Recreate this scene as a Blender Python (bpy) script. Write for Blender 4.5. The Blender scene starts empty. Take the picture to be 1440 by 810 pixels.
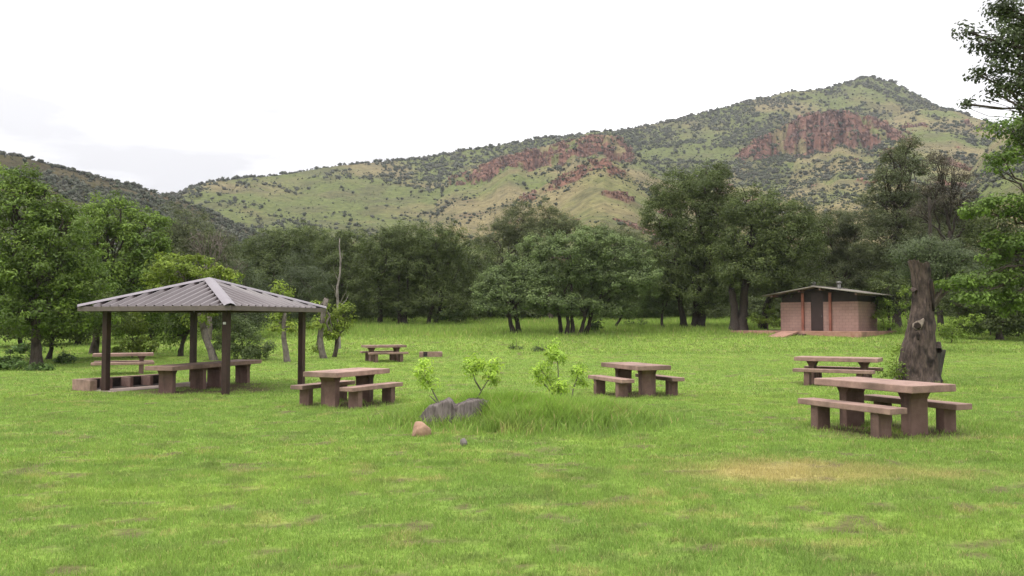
import bpy, bmesh, math, random
import numpy as np
from mathutils import Vector, Matrix
PI = math.pi
rng = np.random.default_rng(7)
random.seed(7)
SC = bpy.context.scene
COL = SC.collection

# ------------------------------------------------------------------ camera
F, CX, CY, PITCH, EYE = 1150.0, 720.0, 405.0, 0.0421, 1.70
cp, sp = math.cos(PITCH), math.sin(PITCH)
cam = bpy.data.cameras.new('camera'); cam_ob = bpy.data.objects.new('camera', cam); COL.objects.link(cam_ob)
cam.sensor_width = 36; cam.lens = 36 * F / 1440; cam.clip_start = 0.05; cam.clip_end = 6000
cam_ob.location = (0, 0, EYE); cam_ob.rotation_euler = (PI / 2 + PITCH, 0, 0)
SC.camera = cam_ob

def at(px, py, d):
    """a pixel of the photograph at depth d (metres along +Y)"""
    x = (px - CX) / F; u = (CY - py) / F
    t = d / (cp - u * sp)
    return Vector((x * t, d, EYE + t * (sp + u * cp)))

# ------------------------------------------------------------------ noise
def vnoise(x, y, seed=0):
    x = np.asarray(x, float); y = np.asarray(y, float)
    xi = np.floor(x).astype(np.int64); yi = np.floor(y).astype(np.int64)
    fx = x - xi; fy = y - yi
    fx = fx * fx * (3 - 2 * fx); fy = fy * fy * (3 - 2 * fy)
    def h(a, b):
        n = (a * 374761393 + b * 668265263 + seed * 982451653) & 0x7fffffff
        n = ((n ^ (n >> 13)) * 1274126177) & 0x7fffffff
        n = n ^ (n >> 16)
        return (n & 0xffff) / 65535.0
    return (h(xi, yi) * (1 - fx) + h(xi + 1, yi) * fx) * (1 - fy) + (h(xi, yi + 1) * (1 - fx) + h(xi + 1, yi + 1) * fx) * fy
def fbm(x, y, seed=0, oct=4):
    s = 0; a = .5; n = 0
    for o in range(oct):
        s = s + a * vnoise(x, y, seed + o * 17); n += a; a *= .5; x = x * 2.03 + 11.3; y = y * 2.03 + 5.7
    return s / n
def sstep(a, b, x):
    t = np.clip((x - a) / (b - a), 0, 1); return t * t * (3 - 2 * t)

# ------------------------------------------------------------------ terrain
ANCH = [(-3.69, 18.44, -.143), (3.06, 20.43, -.124), (5.81, 12.92, .042), (9.157, 23.03, -.05), (-6, 38, -.10),
        (-11, 22.2, -.15), (-9.9, 25.4, -.15), (-7.3, 20.9, -.15), (-6.2, 24.2, -.15), (-15.6, 30, -.2),
        (20.5, 53, .86), (22, 57, .98), (17, 53, .80), (0, 6, 0), (-3, 8, -.02), (3, 8, .02), (-8, 12, -.08), (11.4, 23, .03), (-1, 14, -.08)]
def base_h(X, Y):
    return -.1 + .055 * 5 * np.log1p(np.exp(np.clip((Y - 41) / 5, -30, 30))) + .0 * X
AN = np.array(ANCH); AR = AN[:, 2] - base_h(AN[:, 0], AN[:, 1])
def tz(X, Y):
    X = np.asarray(X, float); Y = np.asarray(Y, float)
    num = 0; den = .12
    for (ax, ay, _), r in zip(ANCH, AR):
        w = np.exp(-((X - ax) ** 2 + (Y - ay) ** 2) / (2 * 3.6 ** 2)); num = num + w * r; den = den + w
    z = base_h(X, Y) + num / den
    m = np.exp(-(((X - .4) / 2.4) ** 2 + ((Y - 14.6) / 2.0) ** 2)); z = z + .07 * m
    far = np.clip((Y - 35) / 30, 0, 1)
    z = z + .05 * (fbm(X * .35, Y * .35, 3, 3) - .5) + far * .35 * (fbm(X * .08, Y * .08, 5, 3) - .5)
    return z
def tzf(x, y): return float(tz(np.array([x]), np.array([y]))[0])
def gnd(px, py, dmax=140.0):
    """where the sight line through a pixel meets the ground"""
    d = np.arange(4, dmax, .05)
    x = (px - CX) / F; u = (CY - py) / F; t = d / (cp - u * sp)
    zz = EYE + t * (sp + u * cp) - tz(x * t, d)
    k = np.argmax(zz < 0) if (zz < 0).any() else len(d) - 1
    return Vector((x * t[k], d[k], tzf(x * t[k], d[k])))

# ------------------------------------------------------------------ materials
def nt(name):
    m = bpy.data.materials.new(name); m.use_nodes = True; t = m.node_tree
    b = t.nodes['Principled BSDF']; return m, t, t.nodes, t.links, b
def noise_mat(name, c1, c2, scale=6.0, rough=.85, c3=None, scale3=1.2, bump=.3, bscale=40, stretch=(1, 1, 1), spec=.3, metallic=0, pos=(.35, .65), streak=None):
    m, t, N, L, b = nt(name)
    tc = N.new('ShaderNodeTexCoord'); mp = N.new('ShaderNodeMapping'); mp.inputs['Scale'].default_value = stretch
    oi = N.new('ShaderNodeObjectInfo'); om = N.new('ShaderNodeMath'); om.operation = 'MULTIPLY'; om.inputs[1].default_value = 40; L.new(oi.outputs['Random'], om.inputs[0]); L.new(om.outputs[0], mp.inputs['Location'])
    L.new(tc.outputs['Object'], mp.inputs[0])
    n = N.new('ShaderNodeTexNoise'); n.inputs['Scale'].default_value = scale; n.inputs['Detail'].default_value = 8; n.inputs['Roughness'].default_value = .65
    L.new(mp.outputs[0], n.inputs[0])
    r = N.new('ShaderNodeValToRGB'); r.color_ramp.elements[0].position = pos[0]; r.color_ramp.elements[1].position = pos[1]
    r.color_ramp.elements[0].color = (*c1, 1); r.color_ramp.elements[1].color = (*c2, 1)
    L.new(n.outputs[0], r.inputs[0]); out = r.outputs[0]
    if c3:
        n3 = N.new('ShaderNodeTexNoise'); n3.inputs['Scale'].default_value = scale3; n3.inputs['Detail'].default_value = 5; n3.noise_dimensions = '4D'; L.new(om.outputs[0], n3.inputs['W'])
        mp3 = N.new('ShaderNodeMapping'); mp3.inputs['Scale'].default_value = streak or (1, 1, 1); mp3.inputs['Location'].default_value = (3.1, 7.7, 1.3)
        L.new(tc.outputs['Object'], mp3.inputs[0]); L.new(mp3.outputs[0], n3.inputs[0])
        r3 = N.new('ShaderNodeValToRGB'); r3.color_ramp.elements[0].position = .5; r3.color_ramp.elements[1].position = .68
        L.new(n3.outputs[0], r3.inputs[0])
        mx = N.new('ShaderNodeMix'); mx.data_type = 'RGBA'; L.new(r3.outputs[0], mx.inputs[0]); L.new(out, mx.inputs[6]); mx.inputs[7].default_value = (*c3, 1); out = mx.outputs[2]
    vr = N.new('ShaderNodeMapRange'); vr.inputs[3].default_value = .84; vr.inputs[4].default_value = 1.12; L.new(oi.outputs['Random'], vr.inputs[0])
    hv = N.new('ShaderNodeMix'); hv.data_type = 'RGBA'; hv.blend_type = 'MULTIPLY'; hv.inputs[0].default_value = 1; L.new(out, hv.inputs[6]); L.new(vr.outputs[0], hv.inputs[7]); out = hv.outputs[2]
    L.new(out, b.inputs['Base Color']); b.inputs['Roughness'].default_value = rough; b.inputs['Specular IOR Level'].default_value = spec; b.inputs['Metallic'].default_value = metallic
    nb = N.new('ShaderNodeTexNoise'); nb.inputs['Scale'].default_value = bscale; nb.inputs['Detail'].default_value = 6
    L.new(mp.outputs[0], nb.inputs[0]); bp = N.new('ShaderNodeBump'); bp.inputs['Strength'].default_value = bump; bp.inputs['Distance'].default_value = .02
    L.new(nb.outputs[0], bp.inputs['Height']); L.new(bp.outputs[0], b.inputs['Normal'])
    return m
def leaf_mat(name, trans=.35, rough=.55):
    m, t, N, L, b = nt(name); b.inputs['Roughness'].default_value = rough; b.inputs['Specular IOR Level'].default_value = .25
    a = N.new('ShaderNodeAttribute'); a.attribute_name = 'tint'
    L.new(a.outputs['Color'], b.inputs['Base Color'])
    tr = N.new('ShaderNodeBsdfTranslucent'); L.new(a.outputs['Color'], tr.inputs[0])
    mx = N.new('ShaderNodeMixShader'); mx.inputs[0].default_value = trans
    L.new(b.outputs[0], mx.inputs[1]); L.new(tr.outputs[0], mx.inputs[2]); L.new(mx.outputs[0], N['Material Output'].inputs[0])
    return m
M = {}
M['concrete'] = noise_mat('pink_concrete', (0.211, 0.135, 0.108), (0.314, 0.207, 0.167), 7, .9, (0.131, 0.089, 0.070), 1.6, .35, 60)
M['concrete_leg'] = noise_mat('pink_concrete_stained_shaded', (0.119, 0.071, 0.058), (0.174, 0.109, 0.090), 5, .92, (0.066, 0.043, 0.035), 2.2, .35, 60, streak=(2.086, 2.086, 0.402))  # stained table concrete, darkened: shade under the slabs put into the colour
M['slab'] = noise_mat('slab_concrete', (0.224, 0.172, 0.144), (0.304, 0.240, 0.208), 3, .92, (0.160, 0.120, 0.096), 1.1, .3, 50)
M['post'] = noise_mat('brown_post_paint', (0.027, 0.014, 0.011), (0.040, 0.021, 0.017), 8, .6, (0.051, 0.026, 0.020), 2, .1, 60, spec=.3)
M['fascia'] = noise_mat('brown_fascia_paint', (0.084, 0.066, 0.060), (0.112, 0.090, 0.080), 4, .55, None, 1, .05, 60)
M['roofmetal'] = noise_mat('roof_sheet_metal', (0.092, 0.074, 0.076), (0.120, 0.098, 0.099), 1.3, .42, (0.072, 0.057, 0.055), .8, .02, 30, spec=.5)
M['hipmetal'] = noise_mat('hip_cap_metal', (0.113, 0.093, 0.103), (0.137, 0.117, 0.128), 1.3, .4, None, 1, .02, 30, spec=.5)
M['sticker'] = noise_mat('sticker', (.5, .48, .47), (.6, .58, .56), 30)
M['soot'] = noise_mat('sooty_concrete', (.018, .014, .012), (.05, .038, .032), 5, .95, None, 1, .4, 40)
M['bark'] = noise_mat('grey_brown_bark', (0.044, 0.032, 0.026), (0.108, 0.084, 0.068), 5, .95, (0.028, 0.021, 0.016), 3, .9, 16, (4.000, 4.000, 0.800))
M['darkbark'] = noise_mat('dark_bark', (.022, .017, .014), (.06, .047, .038), 5, .95, None, 3, .9, 14, (5, 5, 1))
M['greybark'] = noise_mat('pale_grey_bark', (0.096, 0.080, 0.068), (0.192, 0.164, 0.140), 5, .95, (0.056, 0.044, 0.036), 3, .9, 14, (4.000, 4.000, 0.800))
M['deadwood'] = noise_mat('bleached_wood', (0.160, 0.140, 0.124), (0.288, 0.256, 0.232), 5, .95, (0.096, 0.080, 0.072), 3, .6, 14, (4.800, 4.800, 0.800))
M['snagbark'] = noise_mat('broken_trunk_bark', (0.026, 0.019, 0.016), (0.094, 0.068, 0.056), 4.5, .95, (0.013, 0.010, 0.008), 3.4, 1.0, 9, (2.625, 2.625, 0.825))
M['stump'] = noise_mat('weathered_stump_wood', (0.082, 0.065, 0.060), (0.250, 0.214, 0.197), 4, .95, (0.048, 0.036, 0.031), 2.6, 1.0, 14, (6.720, 6.720, 0.768))
M['hollow'] = noise_mat('rotten_hollow', (.006, .005, .004), (.03, .02, .014), 9, 1)
M['palewood'] = noise_mat('pale_scar_wood', (0.096, 0.076, 0.060), (0.216, 0.180, 0.144), 9, .9, (0.080, 0.056, 0.040), 8, .5, 30)
M['rottenwood'] = noise_mat('orange_rotten_wood', (.08, .045, .018), (.16, .09, .035), 9, .95, (.03, .018, .01), 5, .6, 30, (3, 3, 1))
M['slabwood'] = noise_mat('grey_slab_wood', (.055, .048, .043), (.12, .105, .092), 4, .95, (.035, .03, .026), 2.6, .7, 14, (7, 7, .8))
M['boulder'] = noise_mat('tan_boulder', (0.250, 0.150, 0.100), (0.360, 0.235, 0.160), 5, .92, (0.150, 0.090, 0.060), 6, .5, 22)
M['greystone'] = noise_mat('grey_stone', (.13, .115, .10), (.25, .22, .2), 9, .92, (.07, .06, .055), 6, .5, 30)
M['restroof'] = noise_mat('pale_roof_sheet', (0.184, 0.160, 0.136), (0.248, 0.224, 0.192), 1.2, .6, (0.144, 0.124, 0.104), .9, .1, 20, streak=(0.240, 2.000, 0.800))
M['darkpanel'] = noise_mat('dark_brown_board', (0.017, 0.011, 0.010), (0.027, 0.019, 0.016), 4, .7, None, 1, .2, 30)
M['door'] = noise_mat('brown_door_paint', (0.032, 0.019, 0.017), (0.042, 0.026, 0.024), 4, .55, None, 1, .1, 30)
M['pilaster'] = noise_mat('red_painted_post', (0.190, 0.067, 0.046), (0.243, 0.097, 0.067), 5, .7, (0.139, 0.051, 0.035), 2, .1, 30)
M['pad'] = noise_mat('red_concrete_pad', (0.272, 0.140, 0.100), (0.360, 0.208, 0.156), 3, .9, (0.192, 0.112, 0.084), 1.2, .3, 30)
M['vent'] = noise_mat('galvanised_vent', (0.102, 0.098, 0.090), (0.141, 0.137, 0.125), 5, .5, metallic=.3)
M['leaf'] = leaf_mat('leaf'); M['grassblade'] = leaf_mat('grass_blade', .48, .6)
M['hillbush'] = leaf_mat('hill_bush', .05, .8)

def brick_mat(name, c1, c2, mortar):
    m, t, N, L, b = nt(name)
    tc = N.new('ShaderNodeTexCoord'); sx = N.new('ShaderNodeSeparateXYZ'); cb = N.new('ShaderNodeCombineXYZ'); ad = N.new('ShaderNodeMath')
    L.new(tc.outputs['Object'], sx.inputs[0]); L.new(sx.outputs[0], ad.inputs[0]); L.new(sx.outputs[1], ad.inputs[1])
    L.new(ad.outputs[0], cb.inputs[0]); L.new(sx.outputs[2], cb.inputs[1])
    br = N.new('ShaderNodeTexBrick'); br.inputs['Scale'].default_value = 1; br.inputs['Brick Width'].default_value = .4; br.inputs['Row Height'].default_value = .2
    br.inputs['Mortar Size'].default_value = .012; br.inputs['Color1'].default_value = (*c1, 1); br.inputs['Color2'].default_value = (*c2, 1); br.inputs['Mortar'].default_value = (*mortar, 1)
    L.new(cb.outputs[0], br.inputs[0])
    n = N.new('ShaderNodeTexNoise'); n.inputs['Scale'].default_value = 1.6; n.inputs['Detail'].default_value = 6; L.new(tc.outputs['Object'], n.inputs[0])
    r = N.new('ShaderNodeValToRGB'); r.color_ramp.elements[0].color = (.75, .72, .72, 1); r.color_ramp.elements[1].color = (1.1, 1.1, 1.08, 1); L.new(n.outputs[0], r.inputs[0])
    mx = N.new('ShaderNodeMix'); mx.data_type = 'RGBA'; mx.blend_type = 'MULTIPLY'; mx.inputs[0].default_value = 1
    L.new(br.outputs[0], mx.inputs[6]); L.new(r.outputs[0], mx.inputs[7]); L.new(mx.outputs[2], b.inputs['Base Color']); b.inputs['Roughness'].default_value = .9
    bp = N.new('ShaderNodeBump'); bp.inputs['Strength'].default_value = .4; bp.inputs['Distance'].default_value = .01; bp.invert = True
    L.new(br.outputs['Fac'], bp.inputs['Height']); L.new(bp.outputs[0], b.inputs['Normal'])
    return m
M['block'] = brick_mat('painted_block_wall', (0.287, 0.183, 0.154), (0.256, 0.161, 0.135), (0.189, 0.122, 0.104))

# ------------------------------------------------------------------ object helpers
def tag(o, label=None, cat=None, group=None, kind=None):
    if label: o['label'] = label
    if cat: o['category'] = cat
    if group: o['group'] = group
    if kind: o['kind'] = kind
    return o
def thing(name, label, cat, loc=(0, 0, 0), rz=0, group=None):
    o = bpy.data.objects.new(name, None); COL.objects.link(o); o.location = loc; o.rotation_euler = (0, 0, rz); o.empty_display_size = .1
    return tag(o, label, cat, group)
def link(name, me, mat, parent=None, loc=None, smooth=False):
    me.materials.append(mat)
    if smooth: me.polygons.foreach_set('use_smooth', np.ones(len(me.polygons), bool))
    o = bpy.data.objects.new(name, me); COL.objects.link(o)
    if parent: o.parent = parent
    if loc is not None: o.location = loc
    return o
def npmesh(name, V, faces, tint=None):
    """faces: list of int arrays (m,k)"""
    me = bpy.data.meshes.new(name); V = np.asarray(V, np.float32)
    me.vertices.add(len(V)); me.vertices.foreach_set('co', V.ravel())
    faces = [np.asarray(f, np.int32) for f in faces if len(f)]
    nl = sum(f.size for f in faces); me.loops.add(nl); me.loops.foreach_set('vertex_index', np.concatenate([f.ravel() for f in faces]))
    npol = sum(len(f) for f in faces); me.polygons.add(npol)
    tot = np.concatenate([np.full(len(f), f.shape[1], np.int32) for f in faces]); st = np.concatenate([[0], np.cumsum(tot)[:-1]]).astype(np.int32)
    me.polygons.foreach_set('loop_start', st); me.update(calc_edges=True)
    if tint is not None:
        a = me.attributes.new('tint', 'FLOAT_COLOR', 'POINT'); c = np.ones((len(V), 4), np.float32); c[:, :3] = np.clip(tint, 0, 1); a.data.foreach_set('color', c.ravel())
    return me
def bmx(bm, c, s, rz=0, bev=0.0, taper=None, rx=0, ry=0):
    """bevelled box, centre c, size s; taper scales the bottom (x,y)"""
    t = bmesh.new(); bmesh.ops.create_cube(t, size=1)
    for v in t.verts:
        k = taper if (taper and v.co.z < 0) else (1, 1)
        v.co = Vector((v.co.x * s[0] * k[0], v.co.y * s[1] * k[1], v.co.z * s[2]))
    if bev: bmesh.ops.bevel(t, geom=t.edges[:], offset=bev, segments=2, affect='EDGES', profile=.6)
    mt = Matrix.Translation(c) @ Matrix.Rotation(rz, 4, 'Z') @ Matrix.Rotation(ry, 4, 'Y') @ Matrix.Rotation(rx, 4, 'X')
    bmesh.ops.transform(t, matrix=mt, verts=t.verts[:])
    me = bpy.data.meshes.new('t'); t.to_mesh(me); bm.from_mesh(me); bpy.data.meshes.remove(me); t.free()
def part(name, mat, parent, *boxes, smooth=False):
    bm = bmesh.new()
    for b in boxes: bmx(bm, *b[:2], **(b[2] if len(b) > 2 else {}))
    me = bpy.data.meshes.new(name); bm.to_mesh(me); bm.free()
    return link(name, me, mat, parent, smooth=smooth)
class Geo:
    def __init__(s): s.v = []; s.f4 = []; s.f3 = []; s.n = 0
    def tube(s, P, R, seg=7, cap=True, rough=0.0):
        P = [Vector(p) for p in P]; k = len(P); a = np.linspace(0, 2 * PI, seg, endpoint=False); rings = []
        up = Vector((.31, .17, .93)).normalized(); prev = None
        for i in range(k):
            t = (P[min(i + 1, k - 1)] - P[max(i - 1, 0)]).normalized()
            if prev is None:
                x = t.orthogonal().normalized()
            else:
                x = (prev - t * prev.dot(t)); x = x.normalized() if x.length > 1e-5 else t.orthogonal().normalized()
            prev = x; y = t.cross(x)
            rr = R[i] * (1 + (rough * (rng.random(seg) - .5) if rough else np.zeros(seg)))
            rings.append(np.array(P[i]) + np.outer(np.cos(a) * rr, np.array(x)) + np.outer(np.sin(a) * rr, np.array(y)))
        s.v.append(np.concatenate(rings)); b = s.n
        idx = np.arange(seg); nx = (idx + 1) % seg
        for i in range(k - 1):
            s.f4.append(np.stack([b + i * seg + idx, b + i * seg + nx, b + (i + 1) * seg + nx, b + (i + 1) * seg + idx], 1))
        s.n += k * seg
        if cap:
            s.v.append(np.array([P[-1]])); s.f3.append(np.stack([b + (k - 1) * seg + idx, b + (k - 1) * seg + nx, np.full(seg, s.n)], 1)); s.n += 1
    def build(s, name, mat, parent=None, smooth=True):
        fs = []
        if s.f4: fs.append(np.concatenate(s.f4))
        if s.f3: fs.append(np.concatenate(s.f3))
        return link(name, npmesh(name, np.concatenate(s.v), fs), mat, parent, smooth=smooth)

# ------------------------------------------------------------------ world, sun
SUN_EL, SUN_AZ = math.radians(58), math.radians(-120)      # from behind the camera's left shoulder (azimuth from +Y, clockwise)
w = bpy.data.worlds.new('World'); SC.world = w; w.use_nodes = True; t = w.node_tree; N = t.nodes; L = t.links; N.clear()
out = N.new('ShaderNodeOutputWorld'); bg = N.new('ShaderNodeBackground'); sky = N.new('ShaderNodeTexSky'); sky.sky_type = 'NISHITA'; sky.sun_disc = False
sky.sun_elevation = SUN_EL; sky.sun_rotation = SUN_AZ; sky.dust_density = 3
tc = N.new('ShaderNodeTexCoord'); sx = N.new('ShaderNodeSeparateXYZ'); L.new(tc.outputs['Generated'], sx.inputs[0])
# overcast deck: three times brighter overhead than at the horizon, with soft grey cloud bands
gr = N.new('ShaderNodeMapRange'); gr.inputs[1].default_value = 0; gr.inputs[2].default_value = 1; gr.inputs[3].default_value = 1; gr.inputs[4].default_value = 4.2; L.new(sx.outputs[2], gr.inputs[0])
mp = N.new('ShaderNodeMapping'); mp.inputs['Scale'].default_value = (1, 1, 4.2); mp.inputs['Location'].default_value = (.3, .2, .35); mp.inputs['Rotation'].default_value = (0, .22, 0); L.new(tc.outputs['Generated'], mp.inputs[0])
cn = N.new('ShaderNodeTexNoise'); cn.inputs['Scale'].default_value = 2.6; cn.inputs['Detail'].default_value = 7; cn.inputs['Roughness'].default_value = .52; L.new(mp.outputs[0], cn.inputs[0])
cr = N.new('ShaderNodeMapRange'); cr.inputs[1].default_value = .40; cr.inputs[2].default_value = .66; cr.inputs[3].default_value = .56; cr.inputs[4].default_value = 1.12; L.new(cn.outputs[0], cr.inputs[0])
mu = N.new('ShaderNodeMath'); mu.operation = 'MULTIPLY'; L.new(gr.outputs[0], mu.inputs[0]); L.new(cr.outputs[0], mu.inputs[1])
CLOUD = 6.6
cc = N.new('ShaderNodeMix'); cc.data_type = 'RGBA'; cc.blend_type = 'MULTIPLY'; cc.inputs[0].default_value = 1; cc.inputs[6].default_value = (CLOUD, CLOUD * .985, CLOUD * 1.0, 1); L.new(mu.outputs[0], cc.inputs[7])
mx = N.new('ShaderNodeMix'); mx.data_type = 'RGBA'; mx.inputs[0].default_value = .93; L.new(sky.outputs[0], mx.inputs[6]); L.new(cc.outputs[2], mx.inputs[7])
L.new(mx.outputs[2], bg.inputs[0]); bg.inputs[1].default_value = .1; L.new(bg.outputs[0], out.inputs[0])
sun = bpy.data.lights.new('sun', 'SUN'); sun.energy = 1.5; sun.angle = math.radians(14); sun.color = (1, .96, .9)
so = bpy.data.objects.new('sun', sun); COL.objects.link(so)
sd = Vector((math.sin(SUN_AZ) * math.cos(SUN_EL), math.cos(SUN_AZ) * math.cos(SUN_EL), math.sin(SUN_EL)))
so.rotation_euler = sd.to_track_quat('Z', 'Y').to_euler(); so.location = sd * 50
SC.view_settings.view_transform = 'Standard'; SC.view_settings.look = 'None'; SC.view_settings.gamma = 1; SC.view_settings.use_curve_mapping = False
SC.view_settings.exposure = .62
SC.render.engine = 'CYCLES'; SC.cycles.max_bounces = 6; SC.cycles.diffuse_bounces = 3; SC.cycles.glossy_bounces = 2; SC.cycles.transmission_bounces = 3

# ------------------------------------------------------------------ ground sheet
def axis(lo, hi, core_lo, core_hi, step, grow=1.12):
    c = list(np.arange(core_lo, core_hi + 1e-6, step)); s = step; x = core_hi
    while x < hi: s *= grow; x += s; c.append(x)
    s = step; x = core_lo; pre = []
    while x > lo: s *= grow; x -= s; pre.append(x)
    return np.array(pre[::-1] + c)
gx = axis(-420, 420, -15, 15, .13, 1.045); gy = axis(-420, 260, 4, 30, .13, 1.03)
GX, GY = np.meshgrid(gx, gy, indexing='ij'); GZ = tz(GX, GY)
V = np.stack([GX, GY, GZ], -1).reshape(-1, 3); ny = len(gy); I = np.arange(len(gx) - 1)[:, None] * ny + np.arange(ny - 1)[None]
Q = np.stack([I, I + ny, I + ny + 1, I + 1], -1).reshape(-1, 4)
GREEN = np.array([.214, .320, .064]); LIME = np.array([.240, .345, .066]); DEEP = np.array([.184, .288, .060]); DRY = np.array([.42, .36, .14]); SOIL_AND_SHADE = np.array([.105, .078, .05])
DRYC = at(1110, 668, 9.4)
def dryness(X, Y):
    n = fbm(X * 1.1, Y * 1.1, 41, 4); n2 = fbm(X * 3.1, Y * 3.1, 44, 3)
    d = np.exp(-(((X - DRYC.x) / 1.0) ** 2 + ((Y - DRYC.y) / .65) ** 2)) * 1.2 + np.exp(-(((X - DRYC.x - 1.5) / .7) ** 2 + ((Y - DRYC.y + .1) / .4) ** 2)) * .45
    d = d * (.45 + 1.1 * n) * (.6 + .8 * n2)
    bits = sstep(.66, .8, fbm(X * 2.2 + 9, Y * 3.0, 47, 4)) * .4
    return np.clip(d + bits, 0, 1)
def spots(X, Y):
    """small worn or dug spots, at most one in each 1.3 m cell"""
    cx_, cy_ = np.floor(X / 1.3), np.floor(Y / 1.3)
    h = lambda k: np.modf(np.abs(np.sin(cx_ * 127.1 + cy_ * 311.7 + k * 74.7) * 43758.5453))[0]
    dx = X - (cx_ + .3 + .4 * h(1)) * 1.3; dy = Y - (cy_ + .3 + .4 * h(2)) * 1.3
    r = (.07 + .22 * h(3) ** 2) * (1 + .8 * (fbm(X * 7, Y * 7, 63, 2) - .5))
    return (h(4) < .5) * (1 - sstep(.6, 1.15, np.sqrt(dx ** 2 + (dy * .8) ** 2) / r)) * (.55 + .45 * h(5))
def bare_and_shade(X, Y):
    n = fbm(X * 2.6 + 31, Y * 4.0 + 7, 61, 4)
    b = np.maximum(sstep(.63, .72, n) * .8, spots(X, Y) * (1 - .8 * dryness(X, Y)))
    for (x, y, r) in [(5.9, 12.9, 1.2), (-3.6, 18.4, 1.1), (3.0, 20.4, 1.1), (9.2, 23, 1.1), (-8.4, 23.6, 1.5), (-9, 22.0, 1.1), (-7.6, 22.4, 1.2)]:  # worn soil under the tables, also painting in their weak contact shadows
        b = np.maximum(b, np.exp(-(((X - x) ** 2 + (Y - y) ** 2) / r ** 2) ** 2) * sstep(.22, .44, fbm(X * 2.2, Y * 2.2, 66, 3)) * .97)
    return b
def tallness(X, Y):
    a = np.exp(-(((X - .25) / 2.25) ** 2 + ((Y - 14.6) / 1.75) ** 2) ** 2 * 1.2)
    n = fbm(X * .8, Y * .8, 71, 3)
    t = np.clip(a * (.45 + 1.1 * n), 0, 1) * (1 - .8 * np.exp(-(((X + 1.0) / .8) ** 2 + ((Y - 13.3) / .75) ** 2) ** 2))
    edge = sstep(52, 60, Y + 5 * (fbm(X * .12, Y * .12, 77, 3) - .5) - .0 * X) * .9
    for (x, y, r) in [(5.81, 12.9, 1.1), (-3.69, 18.4, 1.1), (3.06, 20.4, 1.1), (11.4, 23, 1.3), (7.3, 13.3, .7)]:
        t = np.maximum(t, .22 * np.exp(-((X - x) ** 2 + (Y - y) ** 2) / r ** 2) * (.3 + 1.2 * n))
    return np.maximum(t, edge)
def grasscol(X, Y):
    n = fbm(X * .35, Y * .55, 21, 4)[:, None]; n2 = fbm(X * 1.4, Y * 2.0, 25, 4)[:, None]
    c = GREEN * (1 - sstep(.42, .7, n)) + LIME * sstep(.42, .7, n)
    k = sstep(.45, .72, n2) * .7; c = c * (1 - k) + DEEP * k
    n3 = fbm(X * 5.5, Y * 6.5, 28, 3)[:, None]; c = c * (.86 + .30 * n3)
    k = sstep(.6, .72, fbm(X * 3.0 + 5, Y * 4.0, 33, 3)[:, None]) * .5; c = c * (1 - k) + np.array([.16, .20, .06]) * k
    d = dryness(X, Y)[:, None]; c = c * (1 - d) + DRY * d
    tl = tallness(X, Y)[:, None]; tl2 = tl * (Y[:, None] < 40); c = c * (1 - .55 * tl2) + np.array([.26, .42, .05]) * .55 * tl2
    fr = sstep(30, 55, Y)[:, None] * .35; c = c * (1 - fr) + np.array([.255, .35, .068]) * fr
    return c
gc = grasscol(V[:, 0], V[:, 1]); b_ = bare_and_shade(V[:, 0], V[:, 1])[:, None]
gme = npmesh('lawn', V, [Q], gc * .85 * (1 - b_) + SOIL_AND_SHADE * b_)
m, t, N, L, b = nt('lawn_ground')
a = N.new('ShaderNodeAttribute'); a.attribute_name = 'tint'; tc = N.new('ShaderNodeTexCoord')
n1 = N.new('ShaderNodeTexNoise'); n1.inputs['Scale'].default_value = 14; n1.inputs['Detail'].default_value = 8; n1.inputs['Roughness'].default_value = .75; L.new(tc.outputs['Object'], n1.inputs[0])
r1 = N.new('ShaderNodeValToRGB'); r1.color_ramp.elements[0].position = .3; r1.color_ramp.elements[0].color = (.5, .5, .5, 1); r1.color_ramp.elements[1].position = .7; r1.color_ramp.elements[1].color = (1.2, 1.2, 1.1, 1); L.new(n1.outputs[0], r1.inputs[0])
mx = N.new('ShaderNodeMix'); mx.data_type = 'RGBA'; mx.blend_type = 'MULTIPLY'; mx.inputs[0].default_value = 1; L.new(a.outputs['Color'], mx.inputs[6]); L.new(r1.outputs[0], mx.inputs[7])
L.new(mx.outputs[2], b.inputs['Base Color']); b.inputs['Roughness'].default_value = 1; b.inputs['Specular IOR Level'].default_value = .05
bp = N.new('ShaderNodeBump'); bp.inputs['Strength'].default_value = .6; bp.inputs['Distance'].default_value = .03; L.new(n1.outputs[0], bp.inputs['Height']); L.new(bp.outputs[0], b.inputs['Normal'])
tag(link('ground', gme, m, smooth=True), kind='structure')

# ------------------------------------------------------------------ hills
COLS = np.arange(-420, 1861, 1.5); TH = np.arctan((COLS - CX) / F)
def crest(pts): p = np.array(pts, float); return np.interp(COLS, p[:, 0], p[:, 1])
R_ = np.concatenate([np.linspace(120, 300, 60), np.linspace(303, 1250, 440)[:-1], np.linspace(1250, 2200, 25)])
TT, RR = np.meshgrid(TH, R_, indexing='ij'); HX = np.sin(TT) * RR; HY = np.cos(TT) * RR
def zpix(py, r):           # height of a point seen at row py at range r in the middle of the view
    ang = math.atan(1) * 0 + np.arctan((CY - py) / F) + PITCH
    return EYE + r * np.tan(ang)
footz = base_h(0, HY.clip(0, 260)) - .5
Z = footz.copy(); ROCK = np.zeros_like(Z); DENS = np.full_like(Z, .5); DRYH = np.zeros_like(Z); MUL = np.ones_like(Z)
g1 = fbm(HX / 55, HY / 55, 101, 4) - .5; g2 = fbm(HX / 16, HY / 16, 105, 3) - .5; g3 = fbm(HX / 140, HY / 140, 109, 3) - .5
colN = fbm(COLS / 9, COLS * 0, 120, 3)[:, None] - .5; colN2 = fbm(COLS / 3.2, COLS * 0, 127, 2)[:, None] - .5
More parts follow.
